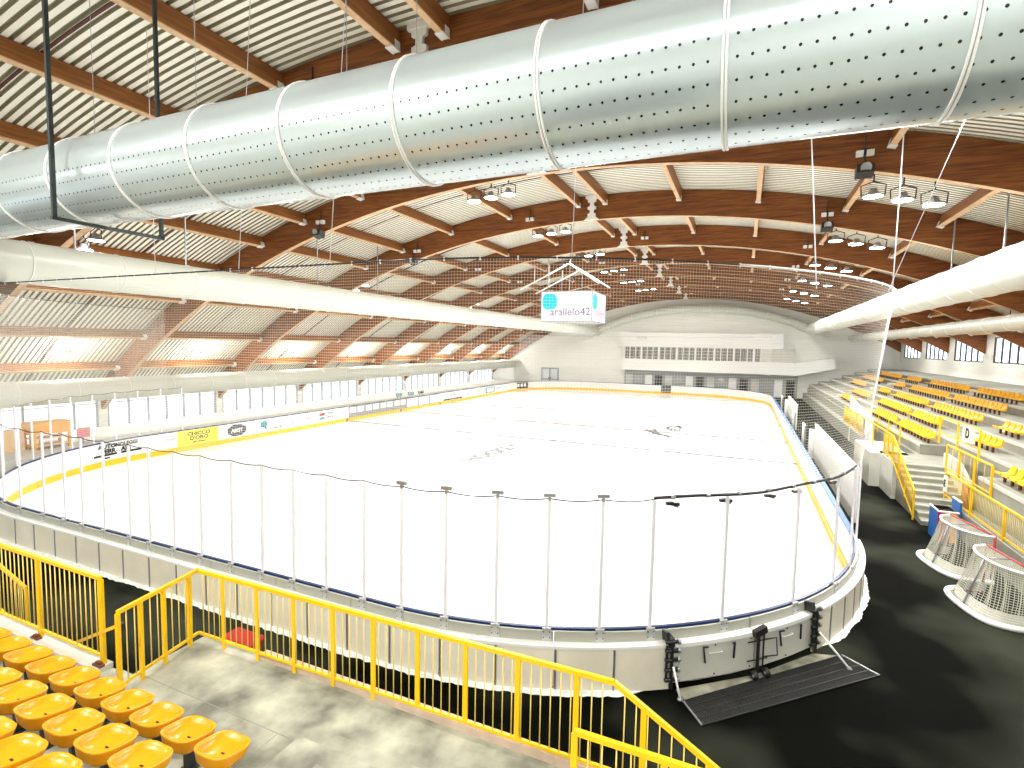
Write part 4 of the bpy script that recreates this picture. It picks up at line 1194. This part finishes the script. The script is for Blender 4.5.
b = MB(); b.box((-.02, -.14, -.25), (.02, .14, .28)); b.build('sign_board', WHITE, e)
text_mesh('letter', 'E', .32, BLACKT, e, face_mw((-.03, 0, .02), (0, -1, 0), (0, 0, 1)), .004, bold=.012)
e = empty('rust_red_cabinet', (6.74, 21.3, 1.0), label='rust-red narrow cabinet behind the lower yellow railing', cat='cabinet')
b = MB(); b.box((-.0, -.28, -.0), (.15, .28, .05)); b.box((.12, -.28, 0), (.16, .28, .75)); b.build('cabinet_body', mat('rust', (.35, .08, .02), .7, noise=.3), e)
b = MB(); b.box((-.0, -.26, .05), (.10, .26, .72)); b.build('cabinet_door', mat('rust_door', (.45, .13, .03), .7, noise=.2), e)

# team bench walls at the right boards
for i, (y0, y1, h) in enumerate(((20.8, 32.4, 2.0), (43.5, 51.5, 1.95))):
    e = empty('bench_shelter', (3.7, y0, FZ), label='long white bench wall beside the right boards, %s one' % ('near' if i == 0 else 'far'), cat='bench shelter', group='white bench walls beside the right boards')
    b = MB(); b.box((-.04, 0, 0), (.04, y1-y0, h-.15)); b.build('back_wall', WHITE, e)
    b = MB(); b.box((-.30, y1-y0-.06, 0), (.04, y1-y0, h-.4)); b.build('end_panel', WHITE, e)
    b = MB(); b.box((-.06, 0, h-.15), (.06, y1-y0, h-.10)); b.build('top_trim', ALU, e)
for i, (y0, y1) in enumerate(((33.6, 35.0), (40.2, 42.0), (53, 55))):
    b = MB(); b.box((3.3, y0, FZ), (3.36, y1, 1.75)); b.box((3.29, y0, 1.72), (3.37, y1, 1.78), ALU); b.box((3.29, y0, FZ), (3.37, y0+.05, 1.75), ALU)
    tag(b.build('white_screen_panel', WHITE), 'upright white screen panel standing by the right boards, %s from the near end' % ordw(i), 'panel', 'white panels by the right boards')
b = MB(); b.prism([(33.5, 1.0), (40.0, 2.3), (40.0, 3.1), (33.5, 2.3)], 0, 6.42, 6.495, WHITE); b.box((6.44, 33.6, FZ), (6.48, 33.7, 1.2), WHITE); b.box((6.44, 39.8, FZ), (6.48, 39.9, 2.3), WHITE)
tag(b.build('slanted_white_banner'), 'slanted white panel on the front of the right stand, seen through the net', 'panel')

# ================================================================== HOCKEY GOALS
def grid_surface(mb, A, B, C_, D_, nu, nv, r, bulge=(0, 0, 0)):
    """cord grid over the bilinear patch A-B-C-D"""
    A, B, C_, D_ = map(V, (A, B, C_, D_)); bulge = V(bulge)
    def pt(u, v_): return (A*(1-u)+B*u)*(1-v_)+(D_*(1-u)+C_*u)*v_+bulge*math.sin(PI*u)*math.sin(PI*v_)
    for i in range(nu+1): mb.tube([pt(i/nu, j/8) for j in range(9)], r, 3, cap=False)
    for j in range(nv+1): mb.tube([pt(i/8, j/nv) for i in range(9)], r, 3, cap=False)
def make_goal():
    """mouth along local x at y=0 opening towards -y ; back of the net towards +y"""
    e = empty('hockey_goal', label='', cat='hockey goal', group='three hockey goals parked against the right stand')
    W_ = .915; H_ = 1.22
    for s in (-1, 1): b = MB(); b.tube([(s*W_, 0, 0), (s*W_, 0, H_)], .03, 10); b.build('goal_post', REDP, e)
    b = MB(); b.tube([(-W_, 0, H_), (W_, 0, H_)], .03, 10); b.build('crossbar', REDP, e)
    def base(y0, k=1.0): return [(-W_, 0, .05), (-W_*1.02*k, .42, .05), (-W_*.75*k, .78, .05), (0, y0, .05), (W_*.75*k, .78, .05), (W_*1.02*k, .42, .05), (W_, 0, .05)]
    def smooth(q, n=6):
        out = []; q = [V(p) for p in q]
        for i in range(len(q)-1):
            p0, p1, p2, p3 = q[max(0, i-1)], q[i], q[i+1], q[min(len(q)-1, i+2)]
            for k in range(n):
                t = k/n; out.append(.5*((2*p1)+(-p0+p2)*t+(2*p0-5*p1+4*p2-p3)*t*t+(-p0+3*p1-3*p2+p3)*t**3))
        out.append(q[-1]); return out
    bs = smooth(base(.88)); b = MB(); b.tube([V((p.x*1.05, p.y*1.07, .06)) for p in bs], .065, 8); 
    b.build('white_base_pad', STRIP, e)
    b = MB(); b.tube([V((p.x*.99, p.y*.99, .03)) for p in bs], .025, 6); b.build('red_base_frame', REDP, e)
    tp = smooth([(-W_, 0, H_), (-W_*.85, .30, H_-.01), (-W_*.4, .50, H_-.02), (0, .53, H_-.02), (W_*.4, .50, H_-.02), (W_*.85, .30, H_-.01), (W_, 0, H_)])
    b = MB(); b.tube(tp, .028, 8); b.build('white_top_frame', STRIP, e)
    b = MB(); b.tube([(0, .53, H_-.02), (0, .66, .7), (0, .87, .05)], .022, 6); b.tube([(0, 0, H_), (0, .53, H_-.02)], .022, 6); b.build('centre_stay', GREY, e)
    # netting: cords from top frame to base frame and rings between
    mb = MB(); n = len(bs); K = 17
    def q(i, t):
        a, c = tp[i], bs[i]; p = a*(1-t)+c*t; w_ = .05*math.sin(PI*t)*math.sin(i*1.7); return V((p.x*(1-.03*math.sin(PI*t))+w_*.3, p.y+w_-.06*math.sin(PI*t), p.z))
    def qf(f, t):
        i = min(n-2, int(f)); u = f-i; return q(i, t)*(1-u)+q(i+1, t)*u
    M_ = 64
    for i in range(M_+1): mb.tube([qf((n-1)*i/M_, j/8) for j in range(9)], .0045, 3, cap=False)
    for j in range(1, K+6): mb.tube([qf((n-1)*i/40, j/(K+6)) for i in range(41)], .0045, 3, cap=False)
    mb.build('side_and_back_netting', GOALN, e)
    mb = MB(); top = [V((p.x, p.y, p.z)) for p in tp]
    for i in range(1, 34):
        f = (n-1)*i/34; k = min(n-2, int(f)); p = top[k]+(top[k+1]-top[k])*(f-k); mb.tube([p, V((p.x, 0, H_))], .006, 3, cap=False)
    for j in range(1, 10): 
        y = .53*j/10; xm = W_*math.sqrt(max(0, 1-(y/.56)**2)); mb.tube([(-xm, y, H_-.01), (xm, y, H_-.01)], .006, 3, cap=False)
    mb.build('top_netting', GOALN, e)
    # white apron hanging inside the back
    ap = MB(); vs = []
    for i in range(n):
        if abs(bs[i].x) > W_*.98 and bs[i].y < .3: pass
        vs += [V((bs[i].x*.93, bs[i].y*.93, .08)), V((bs[i].x*.90, bs[i].y*.86, .30))]
    ap.add(vs, [(2*i, 2*i+1, 2*i+3, 2*i+2) for i in range(n-1)]); ap.build('white_inner_skirt', mat('canvas_white', (.62, .62, .56), .7) if 'canvas_white' not in MATS else MATS['canvas_white'], e)
    return e
g0 = make_goal()
def place_goal(o, p1, p2, label):
    p1, p2 = V(p1), V(p2); c = (p1+p2)/2; d = (p2-p1)   # p1 far end of mouth, p2 near end; back towards -x
    rz = math.atan2(d.y, d.x)
    o.location = (c.x, c.y, FZ); o.rotation_euler = (0, 0, rz+PI)
    # local +y must point to -x
    yv = Quaternion((0, 0, 1), rz+PI) @ V((0, 1, 0))
    if yv.x > 0: o.rotation_euler = (0, 0, rz)
    o['label'] = label
place_goal(g0, (5.62, 18.62, 0), (6.02, 16.85, 0), 'hockey goal with white net nearest the concrete stairs, back towards the rink')
o = dup(g0); place_goal(o, (5.58, 16.05, 0), (5.90, 14.25, 0), 'hockey goal with white net nearer the camera, cut by the right edge of the picture')
o = dup(g0); place_goal(o, (5.80, 12.3, 0), (6.1, 10.5, 0), 'third hockey goal, only the tip of its white base pad showing at the right edge')
# bin with coloured sides beside the stairs
e = empty('panel_bin', (5.98, 20.3, FZ), label='open box with blue red and orange sides on the floor beside the stairs', cat='box'); e.scale = (.78, 1, 1)
b = MB(); b.box((-.33, -.30, .0), (-.30, .45, .95), BLUEP); b.build('blue_side', None, e)
b = MB(); b.box((-.33, -.34, .0), (.0, -.30, .95)); b.build('red_side', mat('crimson', (.5, .01, .04), .4), e)
b = MB(); b.box((.0, -.34, .0), (.30, -.30, .95)); b.build('orange_side', ORNP, e)
b = MB(); b.box((.28, -.30, .0), (.32, .45, .95)); b.box((-.33, .45, 0), (.32, .49, .95)); b.box((-.30, -.30, .1), (.28, .45, .14)); b.box((-.3, .05, .5), (.28, .09, .93)); b.build('dark_inside', DARK, e)
b = MB(); b.box((-.345, -.36, .93), (.34, -.29, .97)); b.box((-.345, -.3, .93), (-.29, .5, .97)); b.build('white_rim', WHITE, e)
bpy.context.view_layer.update()
e = empty('blue_panel', (6.45, 20.9, FZ), label='small blue padded panel behind the coloured box', cat='panel')
b = MB(); b.box((-.03, -.35, 0), (.03, .35, 1.15)); b.build('pad', BLUEP, e); b = MB(); b.box((-.035, -.36, 1.15), (.035, .36, 1.18)); b.build('pad_edge', WHITE, e)

# ramp and drain grate at the gate
mb = MB(); pr = [P(GS0+.1, .30, FZ), P(GS1, .30, FZ), P(GS2-.05, .30, FZ), V((1.96+.05, 11.45, FZ)), V((-.63, 8.80, FZ))]
vs = [(p.x, p.y, FZ+.012) for p in pr]+[(p.x, p.y, FZ-.02) for p in pr]; n = len(pr)
RAMP = mat('wet_concrete', (.30, .29, .22), .35, noise=.85, nscale=2.2, bump=.2)
mb.add(vs, [tuple(range(n)), tuple(range(2*n-1, n-1, -1))]+[(i, (i+1) % n, n+(i+1) % n, n+i) for i in range(n)])
tag(mb.build('gate_threshold', RAMP), 'wet grey concrete threshold in front of the rink gate', 'threshold')
e = empty('drain_grate', (0, 0, FZ), label='long black slatted drain grate on the floor in front of the gate', cat='drain grate')
c4 = [V((-.66, 8.76, 0)), V((-.33, 8.30, 0)), V((2.50, 11.02, 0)), V((1.98, 11.46, 0))]
b = MB(); vs = [(p.x, p.y, .013) for p in c4]+[(p.x, p.y, -.01) for p in c4]; b.add(vs, [(0, 1, 2, 3), (7, 6, 5, 4)]+[(i, (i+1) % 4, 4+(i+1) % 4, 4+i) for i in range(4)]); b.build('pit', RUBB, e)
b = MB(); n = 90
for i in range(n+1):
    t_ = i/n; a = c4[0]*(1-t_)+c4[3]*t_; d = c4[1]*(1-t_)+c4[2]*t_; b.bar(a+V((0, 0, .02)), d+V((0, 0, .02)), .008, .014)
for t_ in (0, .25, .5, .75, 1): b.bar(c4[0]*(1-t_)+c4[1]*t_+V((0, 0, .021)), c4[3]*(1-t_)+c4[2]*t_+V((0, 0, .021)), .012, .016)
b.build('slats', mat('grate_steel', (.022, .022, .02), .5), e)
b = MB()
for a, d in ((0, 1), (2, 3)): b.bar(c4[a]+V((0, 0, .018)), c4[d]+V((0, 0, .018)), .03, .02)
b.build('frame', GREY, e)

# ================================================================== NEAR STAND
mb = MB()
# walkway slab and tiers behind it, front face towards the rink
mb.box((-7.62, 2.6, FZ-.05), (-1.05, 5.42, 1.30), CONC)
mb.box((-20, -6.9, FZ-.05), (-7.62, 4.28, 1.30), CONC)
mb.box((-1.05, -6.9, FZ-.05), (6, 4.55, 1.30), CONC)
tiers = [(3.25, 1.55), (2.62, 1.80), (1.98, 2.05), (1.34, 2.30), (.7, 2.55), (.06, 2.80), (-.58, 3.05), (-1.3, 3.3), (-2.0, 3.55)]
for y, z in tiers: mb.box((-20, -6.9, 1.0), (-4.35, y, z), CONC)
tag(mb.build('near_stand'), kind='structure')
mb = MB(); mb.box((-4.18, 4.30, 1.30), (6, 4.52, 1.42), CONC); mb.box((-4.5, 2.0, 1.30), (6, 4.30, 1.44), CONC); mb.box((-3.9, 2.0, 1.44), (6, 3.95, 1.58), CONC)
mb.box((-4.30, 2.0, 1.30), (-4.18, 3.0, 1.7), CONCL)
tag(mb.build('walkway_step'), kind='structure')
mb = MB(); mb.box((-20, 4.07, 1.30), (-8.05, 4.30, 1.37), CONCW); tag(mb.build('trim_1'), kind='structure')
mb = MB(); mb.box((-6.3, 5.31, 1.30), (-1.05, 5.42, 1.40), CURB); tag(mb.build('trim_2'), kind='structure')
# paving joints
mb = MB()
for x in (-6.2, -4.9, -3.4, -1.9): mb.box((x-.004, 3.3, 1.3005), (x+.004, 4.62 if x > -4.2 else 4.35, 1.3025))
mb.box((-7.6, 4.345, 1.3005), (-1.1, 4.355, 1.3025)); tag(mb.build('trim_3', CONCL), kind='structure')
# stairs down to the floor at both ends
mb = MB()
for i in range(6): mb.box((-1.05+i*.45, 4.55, FZ-.05), (-.6+i*.45, 5.30, 1.30-(i+1)*.18), CONC)
tag(mb.build('concrete_stairs'), kind='structure')
mb = MB()
for i in range(6): mb.box((-8.3-(i+1)*.35, 4.30, FZ-.05), (-8.3-i*.35, 4.75, .95-(i+1)*.13), CONC)
mb.box((-8.3, 4.28, FZ-.05), (-7.62, 4.45, .95), CONC)
tag(mb.build('concrete_stairs'), kind='structure')
# post plates on the kerb
for i, x in enumerate((-8.13, -9.73)):
    b = MB(); b.box((x-.09, 4.12, 1.37), (x+.09, 4.19, 1.40)); b.box((x-.05, 4.14, 1.40), (x+.05, 4.18, 1.43))
    tag(b.build('base_plate', mat('rusty_plate', (.16, .05, .02), .7) if i == 0 else MATS['rusty_plate']), 'rusty base plate at the foot of the left railing, %s from its right end' % ordw(i), 'plate', 'base plates of the left railing')
# red box beyond the railing
e = empty('red_utility_box', (-7.13, 5.66, 1.06), label='red plastic box with white can just outside the near railing corner', cat='box')
b = MB(); b.prism([(-.27, 0), (.27, 0), (.30, .17), (-.30, .17)], 1, -.14, .14); b.build('box_body', RED, e)
b = MB(); b.prism([(-.31, .17), (.31, .17), (.28, .22), (-.28, .22)], 1, -.16, .16); b.build('lid', RED, e)
b = MB(); b.box((-.03, -.03, -.92), (.03, .03, 0)); b.box((-.2, -.1, -.02), (.2, .1, 0)); b.build('stand_leg', DARK, e)
b = MB(); b.tube([(.26, -.13, -.12), (.26, -.13, -.02)], .05, 12, WHITE); b.build('white_can', None, e)

# ================================================================== OUTSIDE, seen through the left windows
b = MB(); b.box((-140, -60, -.4), (WX0-.4, 140, -.1)); tag(b.build('outside_ground', GROUND), kind='structure')
hs = [(-62, 14, 12, 14, 5.5), (-70, 40, 14, 16, 6.5), (-58, 66, 10, 12, 5.0), (-66, 88, 12, 14, 6)]
for i, (x, y, wx, wy, h) in enumerate(hs):
    e = empty('house', (x, y, -.1), label='pale house beyond the left windows, %s from the near end' % ordw(i), cat='house', group='houses outside the left windows')
    b = MB(); b.box((-wx/2, -wy/2, 0), (wx/2, wy/2, h)); b.build('walls', HOUSE if i % 2 else WHITE, e)
    b = MB(); b.prism([(-wx/2-.5, h), (wx/2+.5, h), (0, h+2.2)], 1, -wy/2-.5, wy/2+.5); b.build('roof', ROOF, e)
    for k in range(4):
        for z in (1.2, 3.6):
            yy = -wy/2+1.5+k*(wy-3)/3; b = MB(); b.box((wx/2, yy-.5, z), (wx/2+.05, yy+.5, z+1.2)); b.build('house_window', MULL, e)

# ================================================================== view
S.view_settings.view_transform = 'Standard'
S.view_settings.look = 'None'
S.view_settings.gamma = 1
S.view_settings.use_curve_mapping = False
S.view_settings.exposure = 0.0
